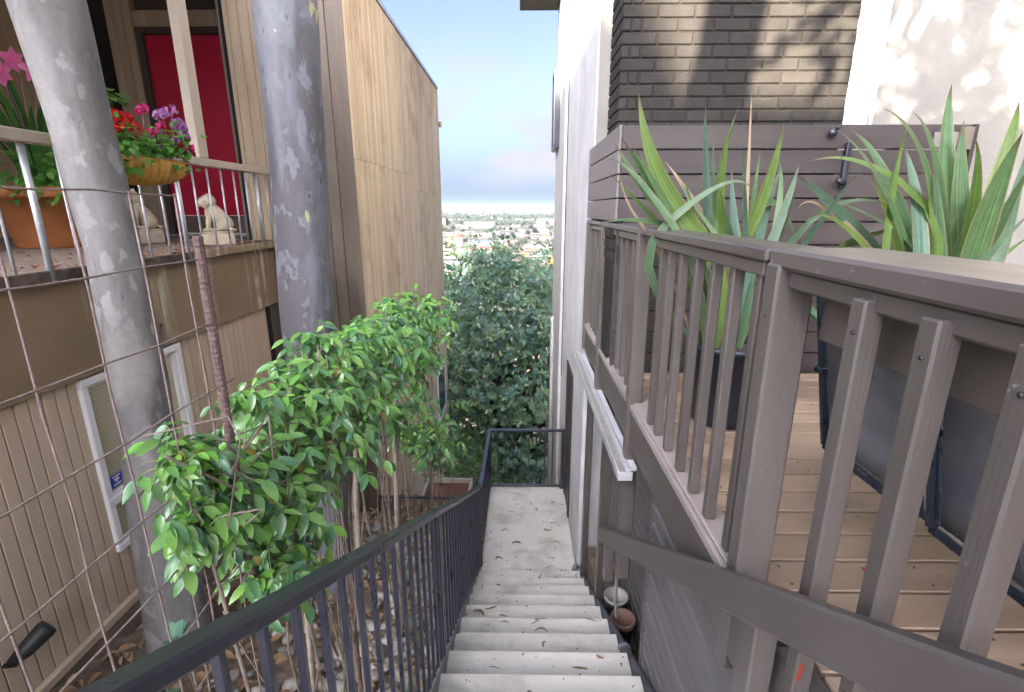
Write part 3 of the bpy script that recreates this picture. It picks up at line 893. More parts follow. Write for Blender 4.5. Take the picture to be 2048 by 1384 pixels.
# ================================================================== BRICK CHIMNEY
CH = thing('brick_chimney', 'dark grey painted brick chimney between the white walls behind the fence', 'chimney', (1.3, 3.6, -1.1))
CX0, CX1, CY = .605, 1.985, 3.35
mb = MB(); mb.box(CX0 + .006, CX1, CY + .006, 3.70, -1.1, 2.6); mb.build('mortar', M['mortar'], CH)
mb = MB(); mb.box(.76, CX1, 3.702, 4.58, -1.1, 2.6); mb.build('core', M['mortar'], CH)
PIT = .0706; BH = .0615
def brick_me(nm, L):
    return unit_box_mesh(nm, L, .06, BH, .005, M['brick'])
full, head, q = brick_me('brick', .204), brick_me('brick_half', .048), brick_me('brick_cut', .10)
side_b = unit_box_mesh('brick_side', .06, .20, BH, .005, M['brick'])
row = 0
z = -.30
while z < 1.75:
    x = CX0
    seq = []
    if row % 2 == 0:
        seq = [.204] * 6 + [.12]
    else:
        seq = [.050, .052, .204, .204, .204, .204, .204, .19]
    for L in seq:
        if x + L > CX1 + .02: L = CX1 - x
        if L < .03: break
        mesh_ = full if abs(L - .204) < .002 else brick_me('brick_cut', L)
        o = inst('brick', mesh_, CH, (x + L / 2, CY + .028 + random.uniform(-.0012, .0012), z), (random.uniform(-.006, .006), random.uniform(-.004, .004), random.uniform(-.005, .005)))
        x += L + .0095
    yy = CY + .062
    for L in ((.0, .20), (.0, .09)) if row % 2 else ((.0, .09), (.0, .20)):
        L = L[1]
        ms = side_b if L == .20 else unit_box_mesh('brick_side', .06, L, BH, .005, M['brick'])
        inst('brick', ms, CH, (CX0 + .028, yy + L / 2, z)); yy += L + .0095
    z += PIT; row += 1

# ================================================================== DECK
DK = thing('deck', 'raised timber deck on the right, taupe edge beam over dark lap siding', 'deck', (1.8, 1.6, -2.9))
DZ = -1.03
bme = unit_box_mesh('deck_board', 2.75, .1185, .03, .0025, M['deckwood'])
y = -.75
while y < 3.1:
    inst('deck_board', bme, DK, (.70 + 1.375 + random.uniform(-.004, .004), y + .061, DZ - .015)); y += .1285
mb = MB(); mb.box(.70, 3.4, -.9, 3.15, DZ - .06, DZ - .035); mb.build('underdeck_shade_sheet', M['void'], DK)  # near-black sheet standing in for the shade below the board gaps
mb = MB(); mb.box(.615, .705, 1.02, 4.55, -1.045, -1.003, .006); mb.build('ledge', M['ledge'], DK)
mb = MB(); mb.box(.603, .66, 1.02, 4.55, -1.245, -1.047, .006); mb.build('edge_beam', M['taupe'], DK)
mb = MB(); mb.box(.598, .614, 1.02, 4.55, -1.043, -1.010, .003); mb.build('edge_bead', M['ledge'], DK)
mb = MB(); mb.box(.63, .70, -.9, 1.0, -1.24, -1.035, .006); mb.build('edge_beam', M['taupe'], DK)
lme = unit_box_mesh('lap_board', .036, 2.5, .097, .016, M['lap'])
z = -1.31
while z > -3.5:
    inst('lap_board', lme, DK, (.712, 1.02, z)); z -= .098
z = -1.36
while z > -3.8:
    inst('lap_board', lme, DK, (.935, 3.35, z)); z -= .098
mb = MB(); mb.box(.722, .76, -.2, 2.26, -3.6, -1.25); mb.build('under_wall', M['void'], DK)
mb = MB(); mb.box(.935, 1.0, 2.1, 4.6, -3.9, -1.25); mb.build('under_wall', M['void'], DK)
mb = MB(); mb.box(.694, .74, 2.262, 2.30, -3.3, -1.25); mb.build('end_trim', M['lap'], DK)
# posts that carry deck and storage front
for (x0, x1, y0, y1, z0, z1) in ((.645, .70, 4.30, 4.39, -3.75, -1.36), (.665, .74, 3.55, 3.64, -3.6, -1.36), (.60, .69, .93, 1.015, -2.2, -1.25)):
    mb = MB(); mb.box(x0, x1, y0, y1, z0, z1, .006); mb.build('post', M['taupe_v'], DK)

# --- metal track over the storage front
TR = thing('metal_track', 'long weathered white metal track lying open below the deck edge', 'track', (.56, 3.5, -1.36))
mb = MB(); mb.box(.532, .600, 2.37, 4.62, -1.362, -1.345); mb.build('track_floor', M['felt'], TR)
mb = MB(); mb.box(.522, .5315, 2.36, 4.62, -1.375, -1.325, .002); mb.build('front_lip', M['alu'], TR)
mb = MB(); mb.box(.566, .594, 2.38, 4.62, -1.344, -1.328, .002); mb.build('inner_rail', M['alu'], TR)
mb = MB(); mb.box(.524, .60, 2.352, 2.362, -1.38, -1.33, .002); mb.build('end_cap', M['alu'], TR)
mb = MB(); mb.box(.60, .635, 2.42, 4.6, -1.36, -1.335); mb.build('rear_shelf', M['white'], TR)

# ================================================================== DECK RAILING
DR = thing('deck_railing', 'taupe painted wooden deck railing with square balusters and a wide cap', 'railing', (.63, 2.4, -1.0))
mb = MB(); mb.box(.598, .755, 1.232, 4.55, -.126, -.092, .006); mb.build('cap', M['taupe'], DR)
mb = MB(); mb.box(.604, .845, -.6, 1.229, -.136, -.090, .008); mb.build('cap', M['taupe'], DR)
mb = MB(); mb.box(.614, .655, 1.27, 4.5, -.166, -.127, .004); mb.build('sub_rail', M['taupe'], DR)
mb = MB(); mb.box(.622, .672, -.6, 1.16, -.178, -.137, .005); mb.build('sub_rail', M['taupe'], DR)
mb = MB(); mb.box(.735, .765, -.6, 1.20, -.31, -.138, .004); mb.build('apron', mat('apron_board', (.095, .08, .072), (.125, .108, .096), 3, (3, .5, 1), .5, .1, 30), DR)
bal = unit_box_mesh('baluster', .034, .034, .84, .004, M['taupe_v'])
for yy in (1.312, 1.477, 1.633, 1.79, 1.962, 2.118, 2.235, 2.635, 2.79, 2.95, 3.11, 3.28, 3.45, 3.86, 4.0, 4.13, 4.26):
    inst('baluster', bal, DR, (.640, yy, -.58))
bal2 = unit_box_mesh('baluster', .040, .040, .89, .004, M['taupe_v'])
for yy in (.885, .725, .572, .41, .25, .09, -.07):
    inst('baluster', bal2, DR, (.622, yy, -.60), (0, 0, random.uniform(-.02, .02)))
for (x0, x1, y0, y1, z0, z1) in ((.598, .690, 1.165, 1.228, -1.3, -.125), (.585, .66, 2.50, 2.56, -2.12, -.120), (.585, .66, 3.60, 3.67, -1.343, -.120), (.590, .66, 4.44, 4.53, -1.25, -.120)):
    mb = MB(); mb.box(x0, x1, y0, y1, z0, z1, .006); mb.build('post', M['taupe_v'], DR)

scr = MB(); scr.tube([(0, 0, 0), (-.0022, 0, 0)], .0042, 8); sme = scr.mesh('screw'); sme.materials.append(M['screwhead'])
for yy in (1.312, 1.477, 1.633, 1.79, 1.962, 2.118, 2.235):
    inst('screw', sme, DR, (.6225, yy + random.uniform(-.004, .004), -.185 + random.uniform(-.004, .004)))
for yy in (.885, .725, .572):
    inst('screw', sme, DR, (.6015, yy + random.uniform(-.005, .005), -.215)); inst('screw', sme, DR, (.6015, yy + random.uniform(-.006, .006), -.86))
for zz in (-.25, -.95):
    inst('screw', sme, DR, (.5975, 1.196, zz))
ds = MB(); y = -.75
while y < 3.1:
    for x in (.78, 1.18, 1.60, 2.05, 2.5):
        for dy_ in (.025, .097):
            ds.tube([(x + random.uniform(-.006, .006), y + dy_, DZ - .001), (x, y + dy_, DZ + .0012)], .0042, 6)
    y += .1285
tag(ds.build('screws', M['screwhead'], DK), kind='stuff')

# ================================================================== PRIVACY FENCE on the deck
PF = thing('privacy_fence', 'dark brown horizontal board fence standing on the deck behind the spiky plants', 'fence', (1.6, 3.18, -1.02))
zt = .472
k = 0
while zt > -1.0:
    fb = unit_box_mesh('board', 2.045, .02, .131, .003, M['fence'])
    inst('board', fb, PF, (.608 + 1.0225, 3.19, zt - .0655)); 
    zt -= .139; k += 1
zt = .478
for k in range(4):
    sb = unit_box_mesh('board', .022, 1.32, .134, .003, M['fence_lit'])
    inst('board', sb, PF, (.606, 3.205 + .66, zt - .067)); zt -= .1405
for x in (.66, 1.45, 2.2):
    mb = MB(); mb.box(x, x + .06, 3.203, 3.25, -1.02, .45, .003); mb.build('batten', M['fence'], PF)
mb = MB(); mb.box(2.63, 2.655, 3.15, 3.178, -1.0, .47, .003); mb.build('end_batten', M['fence'], PF)
mb = MB(); mb.box(2.42, 2.56, 3.165, 3.178, .345, .43, .003); mb.build('junction_plate', M['fence_lit'], PF)
mb = MB(); mb.box(2.57, 2.625, 3.14, 3.178, .33, .455, .004); mb.build('hinge_block', M['jamb'], PF)
lt = MB(); lt.box(1.915, 1.945, 3.145, 3.178, .12, .375, .004); lt.tube([(1.93, 3.15, .145), (1.89, 3.12, .155), (1.87, 3.12, .16)], .016, 6); lt.build('latch', M['black'], PF)
kb = MB(); kb.ball((1.82, 3.15, .425), .028, 8, 6, (1, .7, .9)); kb.tube([(1.83, 3.14, .44), (1.85, 3.13, .46)], .01, 5); kb.build('knob', M['black'], PF)

# ================================================================== HANDRAIL on the right of the stairs
HR = thing('handrail', 'taupe wooden handrail sloping down the right side of the stairs', 'handrail', (.52, 1.5, -2.0))
def hz(y): return -.205 - .628 * y
mb = MB()
dy = Vector((0, 1, -.628)).normalized()
upv = Vector((0, .628, 1)).normalized()
a = Vector((.520, -.15, hz(-.15) - .052)); b = Vector((.520, 2.70, hz(2.70) - .052))
mb.beam(a, b, .038, .092, .006, up=(0, 0, 1)); mb.build('rail', M['taupe'], HR)
mb = MB(); mb.box(.5405, .60, 2.64, 2.71, -1.98, -1.90, .004); mb.build('return_bar', M['taupe'], HR)
mb = MB(); mb.box(.545, .60, 2.665, 2.735, -2.28, -1.985, .005); mb.build('post', M['taupe_v'], HR)
mb = MB(); mb.box(.541, .597, .93, 1.0, -2.0, hz(.97) - .06, .005); mb.build('post', M['taupe_v'], HR)
mb = MB(); mb.beam((.60, 2.60, -1.98), (.655, 2.75, -2.62), .012, .045, .003, up=(0, 1, 0)); mb.build('brace', M['pvcring'], HR)

# ================================================================== STAIR RAILING on the left
SR = thing('stair_railing', 'black metal picket railing down the left of the stairs and round the landing', 'railing', (-.4, 4.6, -3.75))
def sz(y): return -.265 - .5486 * y
path = [(-.415, -.35, sz(-.35)), (-.41, .6, sz(.6)), (-.405, 2.5, sz(2.5)), (-.402, 4.35, sz(4.35)), (-.400, 4.55, sz(4.55) + .012), (-.398, 4.72, -2.835), (-.396, 5.0, -2.862), (-.385, 6.20, -2.882)]
mb = MB()
for p, q in zip(path, path[1:]):
    mb.beam((p[0], p[1] - .004, p[2]), (q[0], q[1] + .004, q[2]), .046, .030, .006)
mb.beam((-.408, 6.2, -2.882), (.63, 6.2, -2.882), .040, .034, .006)
mb.build('top_rail', M['black'], SR)
def rail_z(y):
    for p, q in zip(path, path[1:]):
        if p[1] <= y <= q[1]: return p[2] + (q[2] - p[2]) * (y - p[1]) / (q[1] - p[1])
    return path[-1][2]
def bot_z(y): return max(-1.195 - .5486 * y, -3.70) if y < 4.56 else -3.70
mb = MB(); mb.beam((-.425, -.3, bot_z(-.3)), (-.41, 4.55, bot_z(4.55)), .03, .03, .004); mb.beam((-.41, 4.56, -3.70), (-.39, 6.2, -3.70), .03, .03, .004); mb.beam((-.40, 6.2, -3.715), (.60, 6.2, -3.715), .03, .03, .004)
mb.build('bottom_rail', M['black'], SR)
pme = unit_box_mesh('picket', .015, .015, 1.0, .0015, M['black'])
y = -.2
while y < 6.15:
    z0, z1 = bot_z(y), rail_z(y) - .012
    inst('picket', pme, SR, (-.418 + .005 * y, y, (z0 + z1) / 2), None, (1, 1, z1 - z0)); y += .107
x = -.28
while x < .56:
    inst('picket', pme, SR, (x, 6.2, (-3.71 - 2.9) / 2), None, (1, 1, .81)); x += .107
for (px, py, z0, z1, w) in ((-.39, 6.2, -3.80, -2.9, .036), (.605, 6.2, -3.75, -2.9, .04), (-.40, 4.62, -3.80, -2.85, .034), (-.412, 2.2, -2.5, sz(2.2) - .02, .034)):
    mb = MB(); mb.box(px - w / 2, px + w / 2, py - w / 2, py + w / 2, z0, z1, .003); mb.build('post', M['black'], SR)
mb = MB(); mb.box(.575, .635, 6.17, 6.23, -3.752, -3.735, .003); mb.build('base_plate', M['black'], SR)
# steel stringer under the railing
mb = MB(); mb.beam((-.402, -.3, bot_z(-.3) - .06), (-.402, 4.45, bot_z(4.45) - .06), .012, .16, .002); mb.build('stringer', mat('stringer_grey', (.25, .25, .26), (.33, .33, .33), 5, rough=.7), SR)

# ================================================================== LOWER RAILING in the side yard
LR = thing('yard_railing', 'low black railing crossing the side yard below the vine', 'railing', (-1.3, 6.45, -4.7))
mb = MB(); mb.box(-2.08, -.46, 6.43, 6.47, -4.09, -4.055, .003); mb.build('top_rail', M['black'], LR)
mb = MB(); mb.box(-2.08, -.46, 6.435, 6.465, -4.75, -4.73, .003); mb.build('bottom_rail', M['black'], LR)
pm2 = unit_box_mesh('picket', .014, .014, .66, .001, M['black'])
x = -2.05
while x < -.47:
    inst('picket', pm2, LR, (x, 6.45, -4.40)); x += .105

# ================================================================== DRAIN PIPE beside the steps
DPN = thing('drain_pipe', 'grey drain pipe running down along the right edge of the steps', 'pipe', (.66, 3, -3.2))
def pz(y): return -1.285 - .5486 * y
mb = MB(); mb.tube([(.668, -.2, pz(-.2)), (.668, 4.30, pz(4.30)), (.655, 4.42, pz(4.36)), (.62, 4.50, pz(4.37))], .036, 12); mb.build('pipe', M['pvc'], DPN)
for (y0, y1) in ((2.50, 2.56),):
    mb = MB(); mb.tube([(.668, y0, pz(y0)), (.668, y1, pz(y1))], .045, 12); mb.build('collar', M['pvcring'], DPN)
mb = MB(); mb.tube([(.66, 4.38, pz(4.35)), (.645, 4.44, pz(4.36))], .046, 12); mb.tube([(.625, 4.485, pz(4.37)), (.60, 4.51, pz(4.37))], .046, 12); mb.build('elbow', M['pvcring'], DPN)

# ================================================================== HOUSE UPHILL (unseen behind the viewer; roofline shaped to shade the lower walls)
UH = thing('uphill_shade_house', 'unseen tall pale gabled house uphill, roofline shaped to shade the lower walls', 'house', (-8, -20, -1.0))
prof = [(-17, -1.5), (-17, 14.6), (-13.5, 16.6), (-10, 13.7), (-8.65, 10.95), (-8.33, 10.55), (-7.8, 10.4), (-7.4, 10.2), (-1.0, 10.1), (-1.0, -1.5)]
mb = MB()
n_ = len(prof)
vs = [(x, -18.0, z) for x, z in prof] + [(x, -23.0, z) for x, z in prof]
mb.add(vs, [tuple(range(n_)), tuple(range(2 * n_ - 1, n_ - 1, -1))] + [(i, i + n_, (i + 1) % n_ + n_, (i + 1) % n_) for i in range(n_)])
mb.build('walls', mat('uphill_wall', (.66, .64, .60), (.74, .72, .68), 2, rough=.9), UH)
for x in (-15, -11.5, -7, -4):
    for z in (1.2, 4.6, 7.6):
        mb = MB(); mb.box(x, x + 1.4, -17.99, -17.93, z, z + 1.6, .01); mb.build('window', M['darkglass'], UH)

# ================================================================== TREES with flaking bark in the side yard
def trunk_obj(pts, radii, m, parent, n=28, seed=0):
    rnd = random.Random(seed)
    mb = MB()
    P, Rr = [], []
    for i in range(len(pts) - 1):
        for j in range(8):
            t = j / 8
            P.append(Vector(pts[i]).lerp(Vector(pts[i + 1]), t)); Rr.append(radii[i] + (radii[i + 1] - radii[i]) * t)
    P.append(Vector(pts[-1])); Rr.append(radii[-1])
    mb.tube(P, Rr, n)
    # gentle lumps
    k = 0
    out = []
    for i, v in enumerate(mb.v):
        ring = min(i // n, len(P) - 1)
        c = P[ring]; d = Vector(v) - c
        ang = math.atan2(d.y, d.x)
        s = 1 + .025 * math.sin(3 * ang + v[2] * 2.1 + seed) + .02 * math.sin(5 * ang - v[2] * 3.3) + .015 * math.sin(v[2] * 6 + ang * 2)
        out.append(tuple(c + d * s))
    mb.v = out
    return mb.build('trunk', m, parent)

TA = thing('sycamore_tree', 'pale mottled tree trunk nearest the viewer, rising past the flower basket', 'tree', (-2.63, 3.15, -3.4))
trunk_obj([(-2.62, 3.12, -3.75), (-2.635, 3.12, -3.3), (-2.61, 3.16, -2.2), (-2.585, 3.18, -1.1), (-2.575, 3.2, -.25), (-2.62, 3.2, .5), (-2.67, 3.2, 1.2), (-2.72, 3.15, 2.6), (-2.85, 2.9, 4.6), (-3.0, 2.6, 6.5)],
          [.27, .21, .185, .165, .148, .16, .18, .175, .15, .10], M['bark_pale'], TA, seed=2)
TB = thing('sycamore_tree', 'grey mottled tree trunk standing in front of the dark boarded corner, vine at its foot', 'tree', (-1.85, 4.2, -4.0))
trunk_obj([(-1.86, 4.2, -4.4), (-1.86, 4.2, -3.1), (-1.83, 4.2, -2.0), (-1.825, 4.2, -1.15), (-1.79, 4.2, -.2), (-1.75, 4.2, .7), (-1.73, 4.2, 1.5), (-1.6, 4.2, 3.2), (-1.4, 4.3, 5.0), (-1.2, 4.4, 6.8)],
          [.26, .205, .205, .208, .212, .218, .224, .21, .16, .10], M['bark_grey'], TB, seed=5)
LT = leaf_template(4, .5, .1, .15)
def high_crown(parent, base, top, seed, n=260):
    rnd = random.Random(seed)
    mb = MB(); tips = []
    for k in range(7):
        a = rnd.uniform(0, 6.28); L = rnd.uniform(1.2, 2.2)
        p0 = Vector(base).lerp(Vector(top), rnd.uniform(.3, 1)); p2 = p0 + Vector((math.cos(a) * L, math.sin(a) * L, rnd.uniform(.6, 1.5)))
        mb.tube([p0, (p0 + p2) / 2 + Vector((0, 0, .15)), p2], [.06, .04, .015], 6); tips.append((p0, p2))
    mb.build('limb', M['bark_grey'], parent)
    it = []
    for i in range(n):
        p0, p2 = rnd.choice(tips)
        p = p0.lerp(p2, rnd.uniform(.5, 1.1)) + Vector((rnd.gauss(0, .3), rnd.gauss(0, .3), rnd.gauss(0, .25)))
        it.append((p, leaf_quat((rnd.uniform(-1, 1), rnd.uniform(-1, 1), -.6), (0, 0, 1)), rnd.uniform(.10, .17), rnd.random()))
    tag(leaf_cloud('crown', M['bushleaf'], it, parent, LT), kind='stuff')
high_crown(TA, (-2.85, 2.9, 4.6), (-3.0, 2.6, 6.5), 4)
high_crown(TB, (-1.4, 4.3, 5.0), (-1.2, 4.4, 6.8), 7)

# tree uphill behind the viewer: its trunk and boughs throw the dappled shade on chimney and stucco
TU = thing('eucalyptus_tree', 'leaning tree with airy boughs beside the top of the stairs', 'tree', (-1.7, -3.5, -1.75))
trunk_obj([(-1.72, -3.5, -1.9), (-1.66, -3.5, 1.0), (-1.56, -3.5, 3.2), (-1.44, -3.5, 4.2), (-1.3, -3.5, 5.4), (-1.2, -3.6, 7.5)], [.24, .2, .18, .165, .15, .08], M['bark_grey'], TU, 16, 9)
rt = random.Random(21)
mb = MB(); tw = []
for (p0, p2) in (((-1.3, -3.5, 5.3), (1.6, -3.2, 4.25)), ((-1.25, -3.5, 5.6), (2.0, -3.7, 5.3)), ((-1.3, -3.5, 5.0), (.3, -3.0, 3.75)), ((-1.2, -3.6, 6.0), (1.3, -4.0, 6.3)), ((-1.35, -3.5, 4.8), (-.1, -3.6, 4.9))):
    p0, p2 = Vector(p0), Vector(p2)
    mid = (p0 + p2) / 2 + Vector((0, 0, .35))
    mb.tube([p0, p0.lerp(mid, .5) + Vector((0, 0, .1)), mid, mid.lerp(p2, .5) + Vector((0, 0, .05)), p2], [.06, .05, .04, .025, .012], 6)
    for k in range(10):
        t = rt.uniform(.3, 1)
        q = p0.lerp(mid, t * 2) if t < .5 else mid.lerp(p2, t * 2 - 1)
        e = q + Vector((rt.uniform(-.3, .7), rt.uniform(-.4, .4), rt.uniform(-.75, .2)))
        mb.tube([q, (q + e) / 2 + Vector((0, 0, .06)), e], [.014, .01, .004], 5); tw.append((q, e))
mb.build('limb', M['bark_grey'], TU)
it = []
for i in range(420):
    q, e = rt.choice(tw)
    p = q.lerp(e, rt.uniform(.25, 1.1)) + Vector((rt.gauss(0, .06), rt.gauss(0, .08), rt.gauss(0, .06)))
    it.append((p, leaf_quat((rt.uniform(-.5, .7), rt.uniform(-.5, .5), -1), (rt.uniform(-1, 1), rt.uniform(-1, 1), .3)), rt.uniform(.10, .17), rt.random()))
for i in range(105):         # drooping sprays of narrow leaves
    h = Vector((rt.uniform(-.75, 1.75), -3.5 + rt.uniform(-.5, .5), rt.uniform(3.75, 5.6)))
    d = Vector((rt.uniform(-.9, -.2), rt.uniform(-.3, .3), -1)).normalized() * rt.uniform(.35, .7)
    for k in range(11):
        p = h + d * (k / 11) + Vector((rt.gauss(0, .05), rt.gauss(0, .05), rt.gauss(0, .03)))
        it.append((p, leaf_quat(d + rv(.35), (rt.uniform(-.4, .4), -1, .4)), rt.uniform(.13, .22), rt.random()))
tag(leaf_cloud('crown', M['bushleaf'], it, TU, leaf_template(4, .30, .1, .15)), kind='stuff')

TV = thing('glow_block_tree', 'unseen dense broad tree added uphill of the deck to block sky glow', 'tree', (4.4, -6.0, -1.7))  # out of view, added to hold back sky glow from stucco and brick
trunk_obj([(4.4, -6.0, -1.9), (4.3, -6.0, .5), (4.2, -5.9, 2.4)], [.28, .22, .18], M['bark_plain'], TV, 14, 4)
mb = MB(); it = []
for k in range(26):
    e = Vector((4.2 + rt.gauss(0, 1.5), -5.8 + rt.gauss(0, .9), 4.6 + rt.gauss(0, 1.1)))
    mb.tube([(4.2, -5.9, 2.3), (Vector((4.2, -5.9, 2.3)) + e) / 2 + Vector((0, 0, .3)), e], [.1, .06, .02], 5)
    for j in range(75):
        d = Vector((rt.gauss(0, 1), rt.gauss(0, 1), rt.gauss(0, 1))).normalized() * rt.uniform(.4, 1) * .8
        it.append((e + d, leaf_quat(rv(1), d), rt.uniform(.12, .2), rt.random()))
mb.build('limb', M['bark_plain'], TV)
tag(leaf_cloud('crown', M['bushleaf'], it, TV, leaf_template(3, .5, .1, .15)), kind='stuff')

# ================================================================== WIRE MESH PANEL and rebar stakes
WM = thing('wire_mesh', 'rusty wire mesh trellis panel in front of the left house', 'trellis', (-.85, 1.0, -1.9))
rw = random.Random(5)
def wire(p, q, r=.0028, nm='wire', wob=.004):
    p, q = Vector(p), Vector(q)
    pts = []
    n = 8
    for i in range(n + 1):
        t = i / n
        pts.append(p.lerp(q, t) + Vector((rw.uniform(-wob, wob), rw.uniform(-wob, wob) * .5, rw.uniform(-wob, wob))))
    mb = MB(); mb.tube(pts, r, 6); return mb.build(nm, M['rust'], WM)
for z, y1 in ((.036, 1.275), (-.128, 1.40), (-.308, 1.40), (-.487, 1.40), (-.685, 1.40), (-.87, 1.40), (-1.05, 1.42), (-1.23, 1.42)):
    wire((-.85, .30, z), (-.85, y1, z - .002), .0024)
for y in (.51, .665, .82, .97, 1.128, 1.275):
    zb = -1.30 - .3 * y
    wire((-.853, y, .038), (-.853, y + .015, zb), .0024)
def rebar(loc, p, q, label, r=.0125):
    t = thing('rebar_stake', label, 'stake', loc, 'rusty rebar stakes along the vine')
    p, q = Vector(p), Vector(q)
    n = int((q - p).length / .016)
    pts, rs = [], []
    for i in range(n * 2 + 1):
        pts.append(p.lerp(q, i / (n * 2))); rs.append(r * (1.07 if i % 2 else .97))
    mb = MB(); mb.tube(pts, rs, 10, smooth=False); mb.build('bar', M['rebar'], t)
    mb = MB(); mb.tube([q - (q - p).normalized() * .002, q], r * .9, 10); mb.build('cut_end', M['rebar'], t)
    return t
rebar((-.835, 1.33, -2.9), (-.835, 1.315, -2.9), (-.85, 1.34, -.070), 'tall rusty ribbed rebar stake at the end of the wire mesh', .0128)
for (x, y, zt, zb, lb) in ((-.86, 2.95, -1.25, -3.6, 'rusty rebar stake in the middle of the vine, hung with dry stems'), (-.84, 4.35, -2.35, -4.2, 'thin rebar stake standing by the yellow flowers beyond the vine'), (-.86, 2.15, -1.1, -3.4, 'rebar stake hidden low in the vine beside the grey trunk')):
    rebar((x, y, zb), (x, y, zb), (x - .01, y + .01, zt), lb, .011)

# ================================================================== VINE over the trellis
VINE = [(-0.95,4.489,-0.919,0.229),(-0.98,3.855,-0.891,0.178),(-0.9,3.24,-0.887,0.202),(-1.0,5.185,-1.252,0.214),(-0.95,2.879,-0.789,0.135),(-0.92,2.587,-0.851,0.15),(-0.92,2.182,-0.767,0.139),(-0.9,3.073,-1.044,0.195),(-0.95,4.156,-1.365,0.197),(-0.95,1.939,-0.748,0.104),(-0.95,1.762,-0.762,0.086),(-0.9,1.993,-0.861,0.151),(-0.88,2.421,-1.016,0.183),(-0.9,3.243,-1.397,0.175),(-0.92,1.749,-0.881,0.116),(-0.88,2.007,-1.034,0.155),(-0.9,1.505,-0.814,0.074),(-0.86,1.673,-0.987,0.106),(-0.88,1.353,-0.8,0.061),(-0.84,1.372,-0.881,0.075),(-0.84,1.528,-1.061,0.092),(-0.88,1.247,-0.722,0.034),(-0.86,1.145,-0.592,0.023),(-0.84,1.105,-0.627,0.028),(-0.84,1.209,-0.793,0.037),(-0.82,1.359,-1.017,0.064),(-0.82,1.488,-1.194,0.044),(-0.8,1.346,-1.157,0.034),(-0.9,4.668,-2.229,0.127),(-0.9,6.009,-3.012,0.064),(-0.95,4.003,-1.961,0.048),(-0.9,4.883,-2.627,0.045),(-0.92,1.562,-0.622,0.03),(-0.82,1.125,-0.813,0.022),(-0.8,1.17,-0.86,0.023),(-0.95,2.29,-0.653,0.096),(-1.0,6.209,-1.368,0.115),(-1.0,4.973,-1.522,0.156)]
VN = thing('vine', 'bushy green climbing vine hanging over the trellis beside the stairs', 'vine', (-.9, 2.6, -3.5))
rvn = random.Random(8)
leaf_mes = [leaf_mesh('vine_leaf', M['vineleaf'], n=6, width=w, fold=f, droop=d) for w, f, d in ((.44, .14, .22), (.38, .22, .32), (.48, .1, .15), (.41, .26, .26))]
young = leaf_mesh('vine_leaf_young', M['vinelight'], n=6, width=.46, fold=.22, droop=.2)
items = []
sprig_stems = MB()
def sprig(p0, d, L, npair, sz):
    """an arching shoot with leaflets in pairs, the leaflets hanging"""
    p1 = p0 + d * L * .5 + Vector((0, 0, .02)); p2 = p0 + d * L + Vector((0, 0, -.35 * L))
    pts = [p0 * (1 - t) ** 2 + p1 * 2 * t * (1 - t) + p2 * t * t for t in [i / 5 for i in range(6)]]
    sprig_stems.tube(pts, [.0022, .002, .0018, .0016, .0012, .0008], 4, caps=False)
    side = d.cross(Vector((0, 0, 1)))
    side = side.normalized() if side.length > .05 else Vector((1, 0, 0))
    for i in range(npair):
        t = .25 + .7 * i / max(1, npair - 1)
        p = p0 * (1 - t) ** 2 + p1 * 2 * t * (1 - t) + p2 * t * t
        for sg in (-1, 1):
            dd = side * sg * rvn.uniform(.6, 1.1) + d * rvn.uniform(.1, .7) + Vector((0, 0, -rvn.uniform(.15, 1.1)))
            items.append((p, leaf_quat(dd, Vector((.25, -.35, 1)) + rv(.45)), sz * rvn.uniform(.5, 1.3), rvn.random(), -p.y))
    items.append((p2, leaf_quat(d + Vector((0, 0, -.9)), Vector((.2, -.3, 1)) + rv(.3)), sz * 1.1, rvn.random(), -p2.y))
for (x, y, z, r) in VINE:
    sz = rvn.uniform(.064, .08) * (.62 + .17 * y if y < 2.3 else 1 if y < 3.2 else 1.25)
    n = int(20 + 360 * r)
    for i in range(n):
        d = Vector((rvn.gauss(0, 1), rvn.gauss(0, 1), rvn.gauss(0, 1))).normalized() * rvn.random() ** .5
        p = Vector((x, y, z)) + Vector((d.x * r * .95, d.y * r * 1.05, d.z * r * .95))
        direc = Vector((rvn.uniform(-1, 1) + d.x * .6, rvn.uniform(-1, 1) * .8 + d.y * .4, -.75 + rvn.uniform(-.5, .55)))
        items.append((p, leaf_quat(direc, Vector((d.x + .35, d.y - .45, d.z * .5 + .55)) + rv(.5)), sz * rvn.uniform(.7, 1.2), rvn.random(), -p.y))
    for i in range(int(6 + 66 * r)):
        d = Vector((rvn.gauss(-.05, 1), rvn.gauss(-.15, 1), rvn.gauss(.55, .75))).normalized()
        p = Vector((x, y, z)) + d * r * rvn.uniform(.35, .8)
        dd = (d + rv(.5) + Vector((0, 0, -.1))).normalized()
        sprig(p, dd, rvn.uniform(.14, .26) * (.50 if y < 1.3 else .38 + .14 * y if y < 3.1 else .85), rvn.randint(2, 4), sz)
# dry pale leaved end of the mass beyond
for i in range(24):
    y = rvn.uniform(4.6, 5.8)
    p = Vector((rvn.uniform(-1.15, -.75), y, -2.2 - .25 * (y - 4.6) + rvn.uniform(-.35, .3)))
    sprig(p, Vector((rvn.uniform(-.5, 1), rvn.uniform(-1, .4), rvn.uniform(-.3, .6))).normalized(), rvn.uniform(.15, .3), 3, .09)
